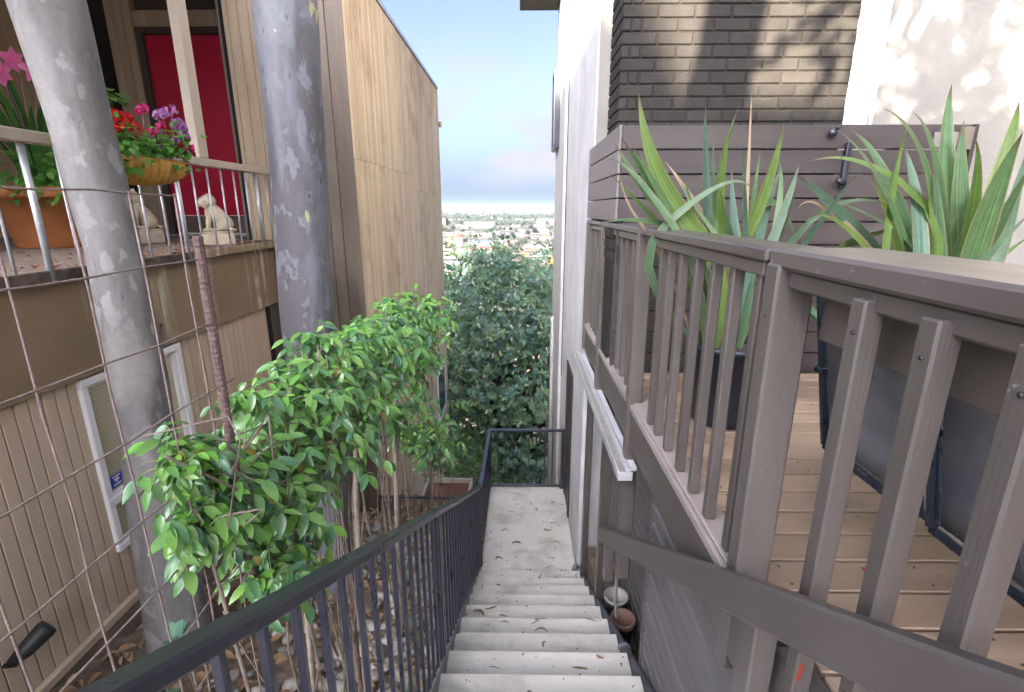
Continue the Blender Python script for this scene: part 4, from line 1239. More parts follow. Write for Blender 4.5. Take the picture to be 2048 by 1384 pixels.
# hanging curtains of leaves below the mass
for (x, y, z, L) in ((-.84, 1.42, -1.0, .32), (-.83, 1.5, -1.1, .36), (-.82, 1.62, -1.12, .34), (-.84, 1.8, -1.15, .2), (-.92, 3.9, -1.75, .25), (-.95, 4.5, -1.6, .4)):
    for i in range(16):
        t = rvn.random()
        p = Vector((x + rvn.gauss(0, .04), y + rvn.gauss(0, .05), z - L * t))
        items.append((p, leaf_quat((rvn.uniform(-.6, .6), rvn.uniform(-.6, .4), -1), (.5, -.6, .5)), rvn.uniform(.05, .09), rvn.random(), -p.y))
items = [a for a in items if not (a[0].y < 1.5 and a[0].x < -.93)]
items.sort(key=lambda a: -a[4])
# the 300 leaves that show largest are pieces of their own (the nearest, on the outside of the mass)
near = items[:1000]
rvn.shuffle(near)
chosen = near[:300]; ids = set(id(a) for a in chosen)
for a in chosen:
    me_ = young if rvn.random() < .16 else rvn.choice(leaf_mes)
    inst('leaf', me_, VN, a[0], a[1], a[2] * 1.12)
rest = [(a[0], a[1], a[2], a[3]) for a in items if id(a) not in ids]
tag(leaf_cloud('leaves', M['vineleaf'], rest[::1], VN, leaf_template(5, .41, .18, .24)), kind='stuff')
yl = []
for (x, y, z, r) in VINE:
    for i in range(int(4 + 40 * r)):
        d = Vector((rvn.uniform(-.6, 1), rvn.uniform(-1, .3), rvn.uniform(.1, 1))).normalized()
        p = Vector((x, y, z)) + d * r * rvn.uniform(.95, 1.25)
        yl.append((p, leaf_quat((rvn.uniform(-1, 1), rvn.uniform(-1, 1), rvn.uniform(-.7, .4)), (.3, -.4, .8)), rvn.uniform(.035, .065) * (1 if y < 3.4 else 1.3), rvn.random()))
M['vineyellow'] = leafmat('vine_leaf_yellowed', [(.42, .40, .07), (.36, .26, .10), (.30, .19, .09), (.45, .46, .12)], .5, .35)
dl = []
for (x, y, z, r) in VINE:
    for i in range(rvn.choice([0, 1, 2, 3])):
        d = Vector((rvn.uniform(-.4, 1), rvn.uniform(-1, .3), rvn.uniform(-.6, 1))).normalized()
        dl.append((Vector((x, y, z)) + d * r * rvn.uniform(.9, 1.15), leaf_quat((rvn.uniform(-1, 1), rvn.uniform(-1, 1), -.8), (.3, -.5, .7)), rvn.uniform(.045, .075), rvn.random()))
tag(leaf_cloud('dying_leaves', M['vineyellow'], dl, VN, leaf_template(5, .42, .3, .4)), kind='stuff')
tag(leaf_cloud('young_leaves', M['vinelight'], yl, VN, leaf_template(5, .42, .2, .2)), kind='stuff')
mb = MB()
V3 = [Vector(v[:3]) for v in VINE]
for i in range(90):            # woody and dry stems through and below the mass
    c = rvn.choice(V3)
    if c.y < 1.75 and rvn.random() < .8: continue
    p = c + Vector((rvn.uniform(-.12, .12), rvn.uniform(-.2, .2), rvn.uniform(-.1, .05)))
    g = gz(0, p.y)
    L = rvn.uniform(.4, 1.0)
    q = Vector((p.x + rvn.uniform(-.12, .12), p.y + rvn.uniform(-.2, .2), p.z + (g - p.z) * L))
    m_ = (p + q) / 2 + Vector((rvn.uniform(-.08, .08), rvn.uniform(-.1, .1), 0))
    r = rvn.uniform(.0022, .006)
    mb.tube([p, p.lerp(m_, .5) + rv(.02), m_, m_.lerp(q, .5) + rv(.03), q], [r * .7, r, r, r, r * 1.1], 5, rnd=.0)
for i in range(70):            # arching stems
    a, b = rvn.sample(V3, 2)
    if (a - b).length > 1.2: continue
    m_ = (a + b) / 2 + Vector((rvn.uniform(-.05, .15), 0, rvn.uniform(-.05, .15)))
    mb.tube([a + rv(.1), a.lerp(m_, .6) + rv(.06), m_, b.lerp(m_, .5) + rv(.06), b + rv(.1)], rvn.uniform(.002, .0045), 5)
tag(mb.build('stems', M['stem'], VN), kind='stuff')
tag(sprig_stems.build('leaf_stalks', mat('leaf_stalk', (.10, .17, .05), (.16, .2, .08), 20, rough=.7), VN), kind='stuff')
mb = MB()
mb.tube([(-.86, 2.2, -3.3), (-.88, 2.3, -2.4), (-.92, 2.5, -1.6), (-.94, 2.7, -1.0)], [.022, .02, .017, .01], 7)
mb.tube([(-.95, 3.4, -3.7), (-.93, 3.3, -2.7), (-.95, 3.5, -1.8), (-1.0, 3.9, -1.1), (-1.02, 4.4, -.85)], [.025, .024, .02, .015, .008], 7)
mb.tube([(-.84, 1.6, -3.0), (-.85, 1.62, -2.0), (-.86, 1.7, -1.1)], [.014, .013, .009], 7)
mb.build('main_stem', M['stem'], VN)

# ================================================================== BIG TREE downhill
BT = thing('broadleaf_tree', 'big dense dark green tree filling the gap between the two houses', 'tree', (-.6, 18.5, gz(0, 18.5)))
trunk_obj([(-.6, 18.5, -14), (-.5, 18.5, -9), (-.4, 18.5, -5)], [.5, .4, .2], M['bark_plain'], BT, 14, 3)
rb = random.Random(31)
lumps = []
cc = Vector((-.9, 18.0, -6.7)); cr = Vector((4.4, 4.2, 5.6))
for i in range(190):
    while True:
        d = Vector((rb.gauss(0, 1), rb.gauss(0, 1), rb.gauss(0, 1))).normalized()
        if d.y < .35: break
    p = cc + Vector((d.x * cr.x, d.y * cr.y, d.z * cr.z)) * rb.uniform(.74, 1.0)
    lumps.append((p, rb.uniform(.55, 1.05)))
it = []
for (c, r) in lumps:
    for k in range(int(34 * r)):
        d = Vector((rb.gauss(0, 1), rb.gauss(-.5, 1), rb.gauss(.35, .9))).normalized()
        p = c + d * r * rb.uniform(.75, 1.08)
        ax = (d + Vector((rb.uniform(-.5, .5), rb.uniform(-.5, .5), rb.uniform(0, .7)))).normalized()
        s = rb.uniform(.13, .21)
        rn = rb.random()
        e1 = ax.orthogonal().normalized(); e2 = ax.cross(e1)
        nl = rb.randint(6, 9)
        for j in range(nl):
            a = 6.283 * j / nl + rb.uniform(-.3, .3)
            dd = (e1 * math.cos(a) + e2 * math.sin(a)) * .85 + ax * rb.uniform(.15, .9)
            it.append((p + dd * .03, leaf_quat(dd, ax), s * rb.uniform(.8, 1.15), (rn + rb.uniform(-.12, .12)) % 1))
tag(leaf_cloud('crown', M['crownleaf'], it, BT, leaf_template(3, .40, .12, .12)), kind='stuff')
mb = MB()
for (c, r) in lumps[:70]:
    s0 = Vector((-.4, 18.5, rb.uniform(-11, -6)))
    mb.tube([s0, s0.lerp(c, .5) + Vector((0, 0, .4)), c], [.12, .07, .02], 5)
mb.build('limb', M['bark_plain'], BT)
itc = []
for i in range(8500):            # the shaded inside of the crown
    while True:
        d = Vector((rb.uniform(-1, 1), rb.uniform(-1, .35), rb.uniform(-1, 1)))
        if d.length < .90: break
    itc.append((cc + Vector((d.x * cr.x, d.y * cr.y, d.z * cr.z)), leaf_quat(rv(1), rv(1)), rb.uniform(.22, .38), rb.random()))
tag(leaf_cloud('inner_foliage', M['crownleaf'], itc, BT, leaf_template(3, .55, .12, .12)), kind='stuff')

# bright low bush and big leaved plant just beyond the landing
def bush(name, label, c, rad, n, m, size, seed, cat='shrub', tmpl=None, group=None):
    r_ = random.Random(seed)
    t = thing(name, label, cat, (c[0], c[1], gz(c[0], c[1])), group)
    mb = MB(); it = []
    for i in range(9):
        a = r_.uniform(0, 6.28)
        e = Vector(c) + Vector((math.cos(a) * rad[0] * .7, math.sin(a) * rad[1] * .7, r_.uniform(-.3, .8) * rad[2]))
        mb.tube([(c[0], c[1], gz(c[0], c[1]) - .05), ((c[0] + e.x) / 2, (c[1] + e.y) / 2, (c[2] + e.z) / 2), e], [.02, .014, .006], 5)
    mb.build('stem', M['stem'], t)
    for i in range(n):
        d = Vector((r_.gauss(0, 1), r_.gauss(0, 1), r_.gauss(0, 1))).normalized() * (r_.random() ** .4)
        p = Vector(c) + Vector((d.x * rad[0], d.y * rad[1], d.z * rad[2]))
        it.append((p, leaf_quat((d.x + r_.uniform(-.7, .7), d.y + r_.uniform(-.7, .7), r_.uniform(-.8, .5)), (d.x * .4, d.y * .4 - .3, 1)), size * r_.uniform(.7, 1.2), r_.random()))
    tag(leaf_cloud('foliage', m, it, t, tmpl or leaf_template(3, .45, .12, .15)), kind='stuff')
    return t
bush('shrub', 'yellow green shrub beyond the railing bend, left of the landing', (-1.05, 8.6, -5.2), (.75, .6, 1.1), 900, M['bushleaf'], .10, 3)
bush('shrub', 'dark shrub beyond the landing railing, under the big tree', (.1, 9.6, -7.0), (1.0, .6, 1.3), 900, M['crownleaf'], .13, 4)
for (nm, lb, px, py, pz_, s, nn) in (('broad_leaf_plant', 'bright green broad leaf plant behind the left end of the landing railing', -.15, 7.2, -4.55, .34, 9), ('broad_leaf_plant', 'broad leaf plant showing low behind the right of the landing railing', .38, 7.1, -4.55, .30, 8), ('broad_leaf_plant', 'single bright leaf plant beside the bend of the stair railing', -.62, 5.9, -4.0, .24, 5)):
    t = thing(nm, lb, 'plant', (px, py, gz(px, py)), 'broad leaf plants by the landing')
    rr = random.Random(int(px * 100) + 7)
    lm_ = leaf_mesh('broad_leaf', M['bright'], n=6, width=.5, fold=.12, droop=.3)
    for k in range(nn):
        a = 6.283 * k / nn + rr.uniform(-.3, .3)
        base = Vector((px, py, gz(px, py)))
        tip = Vector((px + math.cos(a) * .18, py + math.sin(a) * .18, pz_ + rr.uniform(-.12, .12)))
        mb = MB(); mb.tube([base, (base + tip) / 2 + Vector((0, 0, .05)), tip], [.012, .01, .006], 5); mb.build('stalk', M['stem'], t)
        inst('leaf', lm_, t, tip, leaf_quat((math.cos(a), math.sin(a), .35), (0, 0, 1)), s * rr.uniform(.8, 1.15))

# ================================================================== GARDEN FLOOR: cobbles, litter, grasses, succulents
pm = MB(); pm.ball((0, 0, 0), 1, 7, 5); peb = [pm.mesh('pebble')]
rg = random.Random(12)
mb = MB()
for i in range(900):
    x = rg.uniform(-2.2, -.45); y = rg.uniform(.9, 6.2)
    if rg.random() < .5: x = rg.uniform(-1.4, -.45)
    s = rg.uniform(.018, .055)
    z = gz(x, y) + .02
    mb.ball((x, y, z + s * .3), s, 7, 5, (rg.uniform(.9, 1.5), rg.uniform(.9, 1.4), rg.uniform(.55, .8)))
    k = len(mb.fa); mb.fa[k - 35:k] = [rg.random() + .001] * 35
M['pebbles'] = leafmat('pebbles', [(.22, .195, .17), (.34, .31, .27), (.28, .24, .20), (.48, .455, .41), (.24, .23, .225)], .7, 0)
tag(mb.build('pebbles', M['pebbles']), kind='stuff')
it = []
for i in range(1500):
    x = rg.uniform(-3.1, -.43); y = rg.uniform(.6, 7.8)
    it.append((Vector((x, y, gz(x, y) + rg.uniform(.03, .09))), leaf_quat((rg.uniform(-1, 1), rg.uniform(-1, 1), rg.uniform(-.3, .3)), (rg.uniform(-.4, .4), rg.uniform(-.4, .4), 1)), rg.uniform(.05, .13), rg.random()))
tag(leaf_cloud('leaf_litter', M['dryleaf'], it, None, leaf_template(4, .45, .3, .3)), kind='stuff')

def grass_clump(label, x, y, h, n, seed, m=None):
    r_ = random.Random(seed)
    t = thing('grass_clump', label, 'grass plant', (x, y, gz(x, y)), 'grass clumps beside the stairs')
    for k in range(n):
        a = r_.uniform(0, 6.283); L = h * r_.uniform(.6, 1.1); sp = r_.uniform(.15, .6) * h
        b = Vector((x + math.cos(a) * .03, y + math.sin(a) * .03, gz(x, y)))
        mid = b + Vector((math.cos(a) * sp * .35, math.sin(a) * sp * .35, L * .65)); tip = b + Vector((math.cos(a) * sp, math.sin(a) * sp, L * r_.uniform(.55, 1)))
        blade_obj('blade', m or M['grass'], (b, mid, tip), .012 * h / .5, t, n=6, face=(math.sin(a), -math.cos(a), .1) if False else (math.cos(a), math.sin(a), .4))
for j, (x, y, h, n) in enumerate(((-1.15, 4.1, .55, 26), (-1.45, 4.9, .5, 22), (-.75, 3.2, .42, 22), (-.68, 2.3, .38, 20), (-.95, 5.6, .5, 20))):
    grass_clump(('long pale grass clump behind the railing, right of the grey trunk', 'grass clump against the house wing beyond the grey trunk', 'green grass clump seen between the middle pickets of the stair railing', 'green grass clump seen between the near pickets of the stair railing', 'grass clump near the yellow flowers')[j], x, y, h, n, 50 + j)
def succulent(label, c, n, seed, size=.075):
    r_ = random.Random(seed)
    t = thing('succulent', label, 'plant', (c[0], c[1], gz(c[0], c[1])), 'small grey green plants at the foot of the pale trunk')
    base = Vector((c[0], c[1], gz(c[0], c[1])))
    lm_ = leaf_mesh('succulent_leaf', M['palegreen'], n=5, width=.75, fold=.2, droop=-.1)
    for k in range(4):
        h = Vector(c) + rv(.06)
        mb = MB(); mb.tube([base, (base + h) / 2 + rv(.03), h], [.006, .005, .004], 5); mb.build('stem', M['stem'], t)
        for j in range(n // 4):
            d = Vector((r_.uniform(-1, 1), r_.uniform(-1, .6), r_.uniform(-.2, .8)))
            inst('leaf', lm_, t, h + d * .03, leaf_quat(d, (0, -.3, 1)), size * r_.uniform(.7, 1.2))
succulent('grey green leafy sprig just in front of the pale trunk', (-1.95, 2.35, -2.45), 28, 3)
succulent('grey green leafy sprig left of the pale trunk near the wall moulding', (-2.1, 2.25, -2.72), 28, 4)
succulent('grey green leafy sprig low at the edge of the stair railing', (-1.75, 2.1, -2.68), 20, 5, .06)

PB = thing('planter_box', 'low timber planter with reddish mulch at the far end of the yard', 'planter', (-1.25, 7.3, -4.9))
mb = MB()
for (a, b, c, d) in ((-1.62, -.80, 6.95, 7.0), (-1.62, -.80, 7.9, 7.95)): mb.box(a, b, c, d, -5.1, -4.62, .006)
for (a, b) in ((-1.62, -1.57), (-.85, -.80)): mb.box(a, b, 7.0, 7.9, -5.1, -4.625, .006)
mb.build('frame', M['planterwood'], PB)
mb = MB(); mb.box(-1.57, -.85, 7.0, 7.9, -5.1, -4.70); mb.build('mulch', M['mulch'], PB)
YF = thing('yellow_flowers', 'clump of bright yellow flowers on the ground by the thin stake', 'flower', (-.86, 4.6, gz(0, 4.6)))
ry = random.Random(6)
pt = leaf_mesh('petal', M['yellowp'], n=4, width=.7, fold=.1, droop=.1)
for k in range(7):
    h = Vector((-.86 + ry.uniform(-.1, .1), 4.6 + ry.uniform(-.12, .12), gz(0, 4.6) + ry.uniform(.35, .55)))
    mb = MB(); mb.tube([(-.86, 4.6, gz(0, 4.6) - .02), h], .004, 5); mb.build('stem', M['stem'], YF)
    for j in range(7):
        a = 6.283 * j / 7
        inst('petal', pt, YF, h, leaf_quat((math.cos(a), math.sin(a), .4), (0, 0, 1)), .06)

SPL = thing('spotlight', 'dark green garden spotlight on the lower wall at the bottom left corner', 'light', (-3.18, 2.50, -2.70))
mb = MB(); mb.tube([(-3.235, 2.46, -2.78), (-3.17, 2.47, -2.78), (-3.13, 2.50, -2.74)], .016, 8); mb.build('bracket', M['blackplastic'], SPL)
mb = MB(); mb.tube([(-3.16, 2.44, -2.74), (-3.12, 2.50, -2.70), (-3.06, 2.60, -2.63), (-3.05, 2.615, -2.62)], [.03, .05, .062, .055], 14); mb.build('housing', M['blackplastic'], SPL)

# ================================================================== BALCONY THINGS
# terracotta pot with lily leaves and pink trumpet flowers
PP = thing('potted_plant', 'large terracotta pot with strappy green leaves and pink flowers on the balcony', 'potted plant', (-5.0, 5.45, -.40))
mb = MB(); cx_, cy_ = -5.0, 5.45
mb.lathe(cx_, cy_, [(.30, -.398), (.33, -.36), (.42, .10), (.455, .10), (.47, .13), (.47, .20), (.45, .215), (.42, .20), (.41, .1)], 32); mb.build('pot', M['terra'], PP)
mb = MB(); mb.lathe(cx_, cy_, [(.001, .14), (.41, .13)], 24); mb.build('soil', M['soil'], PP)
rp_ = random.Random(17)
for k in range(34):
    a = rp_.uniform(0, 6.283); L = rp_.uniform(.7, 1.25); sp = rp_.uniform(.15, .65)
    b = Vector((cx_ + math.cos(a) * .12, cy_ + math.sin(a) * .12, .12))
    tip = b + Vector((math.cos(a) * sp, math.sin(a) * sp, L)); mid = b + Vector((math.cos(a) * sp * .25, math.sin(a) * sp * .25, L * .6))
    blade_obj('leaf', M['potleaf'], (b, mid, tip), rp_.uniform(.05, .085), PP, n=7, face=(math.cos(a), math.sin(a) - .5, .3))
ptl = leaf_mesh('petal', M['pink'], n=4, width=.62, fold=.15, droop=.25)
for (fx, fy, fz) in ((-4.83, 5.05, 1.34), (-4.62, 5.05, 1.30), (-4.45, 5.05, 1.22), (-5.0, 5.1, 1.42), (-4.72, 5.0, 1.18)):
    h = Vector((fx, fy, fz))
    mb = MB(); mb.tube([(cx_, cy_, .2), ((fx + cx_) / 2, (fy + cy_) / 2, .9), h], [.008, .007, .005], 5); mb.build('stem', M['stem'], PP)
    for j in range(6):
        a = 6.283 * j / 6 + fx
        inst('petal', ptl, PP, h, leaf_quat((math.cos(a) * .8 + .4, -.6, math.sin(a) * .8), (.3, -1, .2)), .125)
it = []
for k in range(120):
    d = Vector((rp_.gauss(0, .18), rp_.gauss(0, .18), rp_.uniform(-.15, .3)))
    it.append((Vector((-4.75, 5.1, .22)) + d, leaf_quat((rp_.uniform(-1, 1), rp_.uniform(-1, .4), rp_.uniform(-.9, .3)), (0, -.5, 1)), rp_.uniform(.06, .11), rp_.random()))
tag(leaf_cloud('low_leaves', M['basketleaf'], it, PP, leaf_template(4, .7, .1, .2)), kind='stuff')

# coir lined trough on the rail
FB = thing('flower_basket', 'coir lined wire flower basket hooked on the balcony rail, full of flowers', 'flower basket', (-3.02, 4.25, .3))
y0, y1 = 3.52, 4.66
mb = MB()
vs = []; NY, NA = 112, 10
for i in range(NY + 1):
    t = i / NY; yy = y0 + (y1 - y0) * t
    e = math.sin(math.pi * min(1, max(0, .02 + t * .96))) ** .28
    rib = 1 + .15 * abs(math.sin(math.pi * t * 14)) ** .7
    for j in range(NA + 1):
        a = math.pi * j / NA
        vs.append((-3.00 - math.cos(a) * .135 * e * (rib if 0 < j < NA else 1), yy, .385 - math.sin(a) * .185 * e * rib))
mb.add(vs, [(i * (NA + 1) + j, (i + 1) * (NA + 1) + j, (i + 1) * (NA + 1) + j + 1, i * (NA + 1) + j + 1) for i in range(NY) for j in range(NA)], True)
mb.build('liner', M['coco'], FB)
mb = MB(); mb.box(-3.10, -2.90, y0 + .06, y1 - .06, .34, .372); mb.build('soil', M['soil'], FB)
for k in range(16):
    yy = y0 + (y1 - y0) * (k + .0) / 15
    if k in (0, 15): continue
    e = math.sin(math.pi * (yy - y0) / (y1 - y0)) ** .28
    mb = MB(); mb.tube([(-3.00 - math.cos(math.pi * j / 8) * .136 * e, yy, .39 - math.sin(math.pi * j / 8) * .186 * e) for j in range(9)], .004, 5); mb.build('wire', M['rust'], FB)
mb = MB(); mb.tube([(-2.865, y0 + .08, .39), (-2.865, y1 - .08, .39)], .005, 5); mb.tube([(-2.865, y1 - .08, .39), (-3.0, y1 - .01, .39), (-3.08, y1 - .1, .39)], .005, 5); mb.build('rim_wire', M['rust'], FB)
rf = random.Random(19)
it = []
for k in range(620):
    yy = rf.uniform(y0 + .02, y1 - .02)
    up = rf.random()
    p = Vector((-2.98 + rf.gauss(0, .09), yy, .40 + abs(rf.gauss(0, .09)) + (.10 * up if yy > 4.45 else 0)))
    if rf.random() < .05: p = Vector((-2.84 + rf.gauss(0, .02), yy, .40 - rf.random() * .12))
    it.append((p, leaf_quat((rf.uniform(-.5, 1), rf.uniform(-1, .8), rf.uniform(-.8, .5)), (.3, -.4, 1)), rf.uniform(.04, .075), rf.random()))
tag(leaf_cloud('foliage', M['basketleaf'], it, FB, leaf_template(4, .8, .1, .2)), kind='stuff')
def bloom(c, r, m, n, name='flower'):
    it = []
    mb = MB()
    vs, fs = leaf_template(3, .9, .1, .15)
    for k in range(n):
        d = Vector((rf.gauss(0, 1), rf.gauss(0, 1), rf.gauss(.3, 1))).normalized()
        q = leaf_quat(d.orthogonal() + rv(.8), d)
        p = Vector(c) + d * r
        mb.add([p + q @ (Vector(v) * .034) for v in vs], fs, True, .01 + rf.random())
    mb.build(name, m, FB)
    mb = MB(); mb.tube([Vector(c) - Vector((0, 0, r)), (c[0] * .5 - 1.5, c[1], .42)], .004, 5); mb.build('stem', M['stem'], FB)
bloom((-2.95, 3.90, .62), .075, M['redp'], 90); bloom((-2.97, 4.03, .63), .065, M['redp'], 70); bloom((-2.93, 3.78, .60), .07, M['redp'], 70); bloom((-2.94, 4.10, .58), .045, M['redp'], 40)
for (y, z, mm, r) in ((4.58, .80, 'mauve', .035), (4.66, .70, 'mauve', .035), (4.62, .68, 'mauve', .03), (4.60, .72, 'mauve', .028), (4.6, .61, 'mauve', .03), (4.70, .66, 'mauve', .03), (4.40, .74, 'mauve', .03), (4.24, .75, 'magenta', .035), (4.42, .66, 'magenta', .022), (4.62, .50, 'magenta', .045), (4.66, .46, 'magenta', .035), (4.30, .60, 'magenta', .02), (4.56, .52, 'redp', .025), (4.52, .55, 'mauve', .02), (4.26, .47, 'violet', .026), (4.64, .58, 'mauve', .028), (4.48, .76, 'mauve', .026)):
    bloom((-2.93 + rf.uniform(-.04, .04), y, z), r, M[mm], int(14 + r * 700))
mb = MB()
for k in range(26):
    mb.ball((-3.0 + rf.gauss(0, .03), 3.80 + rf.gauss(0, .045), .93 + rf.gauss(0, .055)), .022, 6, 4)
mb.build('seed_cluster', M['grape'], FB)
mb = MB(); mb.tube([(-2.98, 3.8, .40), (-3.0, 3.8, .93)], .006, 5); mb.build('stem', M['stem'], FB)
it = [(Vector((-2.96 + rf.gauss(0, .05), 3.92 + rf.gauss(0, .09), .78 + rf.gauss(0, .03))), leaf_quat((rf.uniform(-1, 1), rf.uniform(-1, 1), -.2), (0, 0, 1)), rf.uniform(.06, .1), rf.random()) for k in range(26)]
tag(leaf_cloud('foliage', M['bushleaf'], it, FB, leaf_template(4, .8, .1, .2)), kind='stuff')

# stone lions guarding the door
def lion(label, x, y, rz, s=1.0):
    t = thing('lion_statue', label, 'statue', (x, y, -.398), 'pair of stone lions by the front door')
    t.rotation_euler = (0, 0, rz); t.scale = (s, s, s)
    def put(mb, nm, m):
        me_ = mb.mesh(nm); o = bpy.data.objects.new(nm, me_); COL.objects.link(o); me_.materials.append(m); o.parent = t
        return o
    mb = MB(); mb.box(-.13, .13, -.19, .19, 0, .15, .012); mb.box(-.12, .12, -.18, .18, .15, .175, .008); put(mb, 'plinth', M['stone'])
    # facing -Y; seated
    b = MB()
    b.ball((0, .09, .27), .105, 14, 10, (1.0, 1.05, .95))
    b.ball((.07, .08, .25), .075, 12, 8, (.7, 1.2, 1.0)); b.ball((-.07, .08, .25), .075, 12, 8, (.7, 1.2, 1.0))
    b.tube([(0, .12, .25), (0, .04, .36), (0, -.04, .46), (0, -.06, .52)], [.09, .095, .085, .06], 14)
    b.ball((0, -.055, .40), .085, 12, 9, (.95, .8, 1.2))
    b.ball((0, -.06, .545), .098, 14, 10, (1, .95, 1.02))       # mane
    b.ball((0, -.115, .545), .068, 12, 9, (1, .9, 1))
    b.ball((0, -.165, .525), .042, 10, 8, (1.1, .9, .8))        # muzzle
    b.ball((0, -.165, .50), .030, 10, 8, (1.1, .8, .6))
    for sx in (-1, 1):
        b.tube([(sx * .055, -.06, .40), (sx * .058, -.09, .29), (sx * .058, -.10, .20)], [.04, .034, .03], 10)
        b.ball((sx * .058, -.125, .195), .036, 10, 7, (1, 1.4, .6))
        b.ball((sx * .085, -.02, .195), .038, 10, 7, (1, 1.6, .6))
        b.ball((sx * .07, -.06, .63), .022, 8, 6)
        b.ball((sx * .034, -.165, .562), .012, 8, 6)
    b.tube([(0, .19, .19), (.08, .21, .19), (.13, .15, .20)], [.02, .02, .024], 8)
    o = put(b, 'body', M['stone'])
    md = o.modifiers.new('join', 'REMESH'); md.mode = 'VOXEL'; md.voxel_size = .009; md.use_smooth_shade = True
    sm_ = o.modifiers.new('soft', 'SMOOTH'); sm_.factor = .5; sm_.iterations = 2
    return t
lion('stone lion statue on a plinth right of the red door, beside the rail end', -3.42, 5.78, R(-62), .86)
lion('stone lion statue half hidden behind the pale trunk, left of the red door', -4.42, 5.95, R(-20), .95)
PA = thing('newspaper', 'white sheet of paper lying on the balcony floor by the door', 'paper', (-3.9, 6.5, -.398))
mb = MB(); mb.add([(-4.35, 6.45, -.394), (-3.72, 6.40, -.394), (-3.70, 6.72, -.39), (-4.30, 6.8, -.392)], [(0, 1, 2, 3)]); mb.build('sheet', M['paper'], PA)
BC = thing('dark_chair', 'dark chair in shadow at the back of the balcony beside the terracotta pot', 'chair', (-5.9, 5.4, -.4))
for (x, y) in ((-6.1, 5.2), (-5.7, 5.2), (-6.1, 5.6), (-5.7, 5.6)):
    mb = MB(); mb.tube([(x, y, -.4), (x, y, .02)], .02, 6); mb.build('leg', M['void'], BC)
mb = MB(); mb.box(-6.13, -5.67, 5.17, 5.63, .02, .07, .01); mb.build('seat', M['void'], BC)
mb = MB(); mb.box(-6.13, -5.67, 5.60, 5.64, .07, .55, .01); mb.build('backrest', M['void'], BC)
rl = random.Random(44)
it = []
for k in range(420):
    x = rl.uniform(-5.6, -3.14); y = rl.uniform(2.6, 6.4)
    if rl.random() < .5: x = rl.uniform(-3.5, -3.14)
    it.append((Vector((x, y, -.392)), leaf_quat((rl.uniform(-1, 1), rl.uniform(-1, 1), rl.uniform(-.1, .1)), (rl.uniform(-.2, .2), rl.uniform(-.2, .2), 1)), rl.uniform(.02, .06), rl.random()))
M['fallen'] = leafmat('fallen_leaf', [(.30, .10, .05), (.22, .08, .05), (.38, .18, .08), (.34, .10, .08)], .8, .1)
tag(leaf_cloud('balcony_litter', M['fallen'], it, None, leaf_template(3, .5, .3, .3)), kind='stuff')

# ================================================================== FLAX PLANTS on the deck
FLAX_A = [((0.8,2.29,-0.11),(0.6,2.3,0.16),(0.5,2.31,0.47),0.058,1),((0.74,2.32,-0.09),(0.56,2.34,0.08),(0.42,2.36,0.28),0.045,0),((0.78,2.38,-0.11),(0.58,2.29,0.1),(0.42,2.21,0.28),0.042,0),((0.65,2.23,-0.05),(0.49,2.3,0.15),(0.4,2.37,0.21),0.026,0),((0.68,2.29,-0.03),(0.55,2.24,0.14),(0.46,2.19,0.25),0.031,0),((0.65,2.47,-0.05),(0.55,2.46,0.04),(0.42,2.46,0.16),0.019,1),((0.56,2.43,-0.05),(0.5,2.43,0.04),(0.46,2.42,0.15),0.012,0),((0.88,2.38,-0.13),(0.81,2.31,0.16),(0.76,2.24,0.41),0.035,2),((0.9,2.38,-0.12),(0.9,2.46,0.13),(0.91,2.53,0.36),0.026,2),((0.89,2.36,-0.12),(0.91,2.4,0.19),(0.98,2.45,0.44),0.03,0),((0.94,2.39,-0.12),(0.88,2.3,0.16),(0.88,2.22,0.34),0.03,1),((1.06,2.41,-0.12),(1.04,2.43,0.26),(1.03,2.45,0.49),0.012,0),((1.01,2.3,-0.11),(0.94,2.21,0.1),(0.88,2.12,0.26),0.025,2),((1.07,2.44,-0.14),(1.14,2.43,0.1),(1.18,2.43,0.37),0.048,1),((1.01,2.4,-0.12),(1.01,2.48,0.04),(1.02,2.55,0.18),0.033,2),((1.12,2.4,-0.14),(1.19,2.49,0.04),(1.26,2.57,0.19),0.033,2),((1.15,2.33,-0.14),(1.22,2.38,0.04),(1.28,2.44,0.2),0.032,0),((1.16,2.34,-0.12),(1.2,2.42,0.1),(1.21,2.51,0.24),0.023,0),((1.23,2.44,-0.14),(1.22,2.36,-0.01),(1.2,2.28,0.09),0.024,2),((0.65,2.26,-0.06),(0.86,2.21,0.1),(0.96,2.15,0.06),0.027,0),((1.1,2.46,-0.12),(1.18,2.45,0.03),(1.33,2.44,-0.16),0.034,0),((0.66,2.38,-0.07),(0.52,2.34,-0.05),(0.36,2.3,-0.06),0.023,0),((0.83,2.35,-0.12),(0.78,2.33,-0.01),(0.72,2.31,0.13),0.025,0),((0.89,2.31,-0.12),(0.82,2.33,-0.03),(0.76,2.35,0.05),0.02,0),((0.84,2.37,-0.12),(0.8,2.45,0.04),(0.74,2.53,0.15),0.023,0),((0.89,2.39,-0.1),(0.79,2.48,0.08),(0.7,2.56,0.22),0.028,0),((1.09,2.44,-0.12),(1.13,2.53,0.04),(1.18,2.63,0.28),0.021,0),((0.98,2.39,-0.12),(0.92,2.32,-0.02),(0.86,2.26,0.08),0.023,0)]
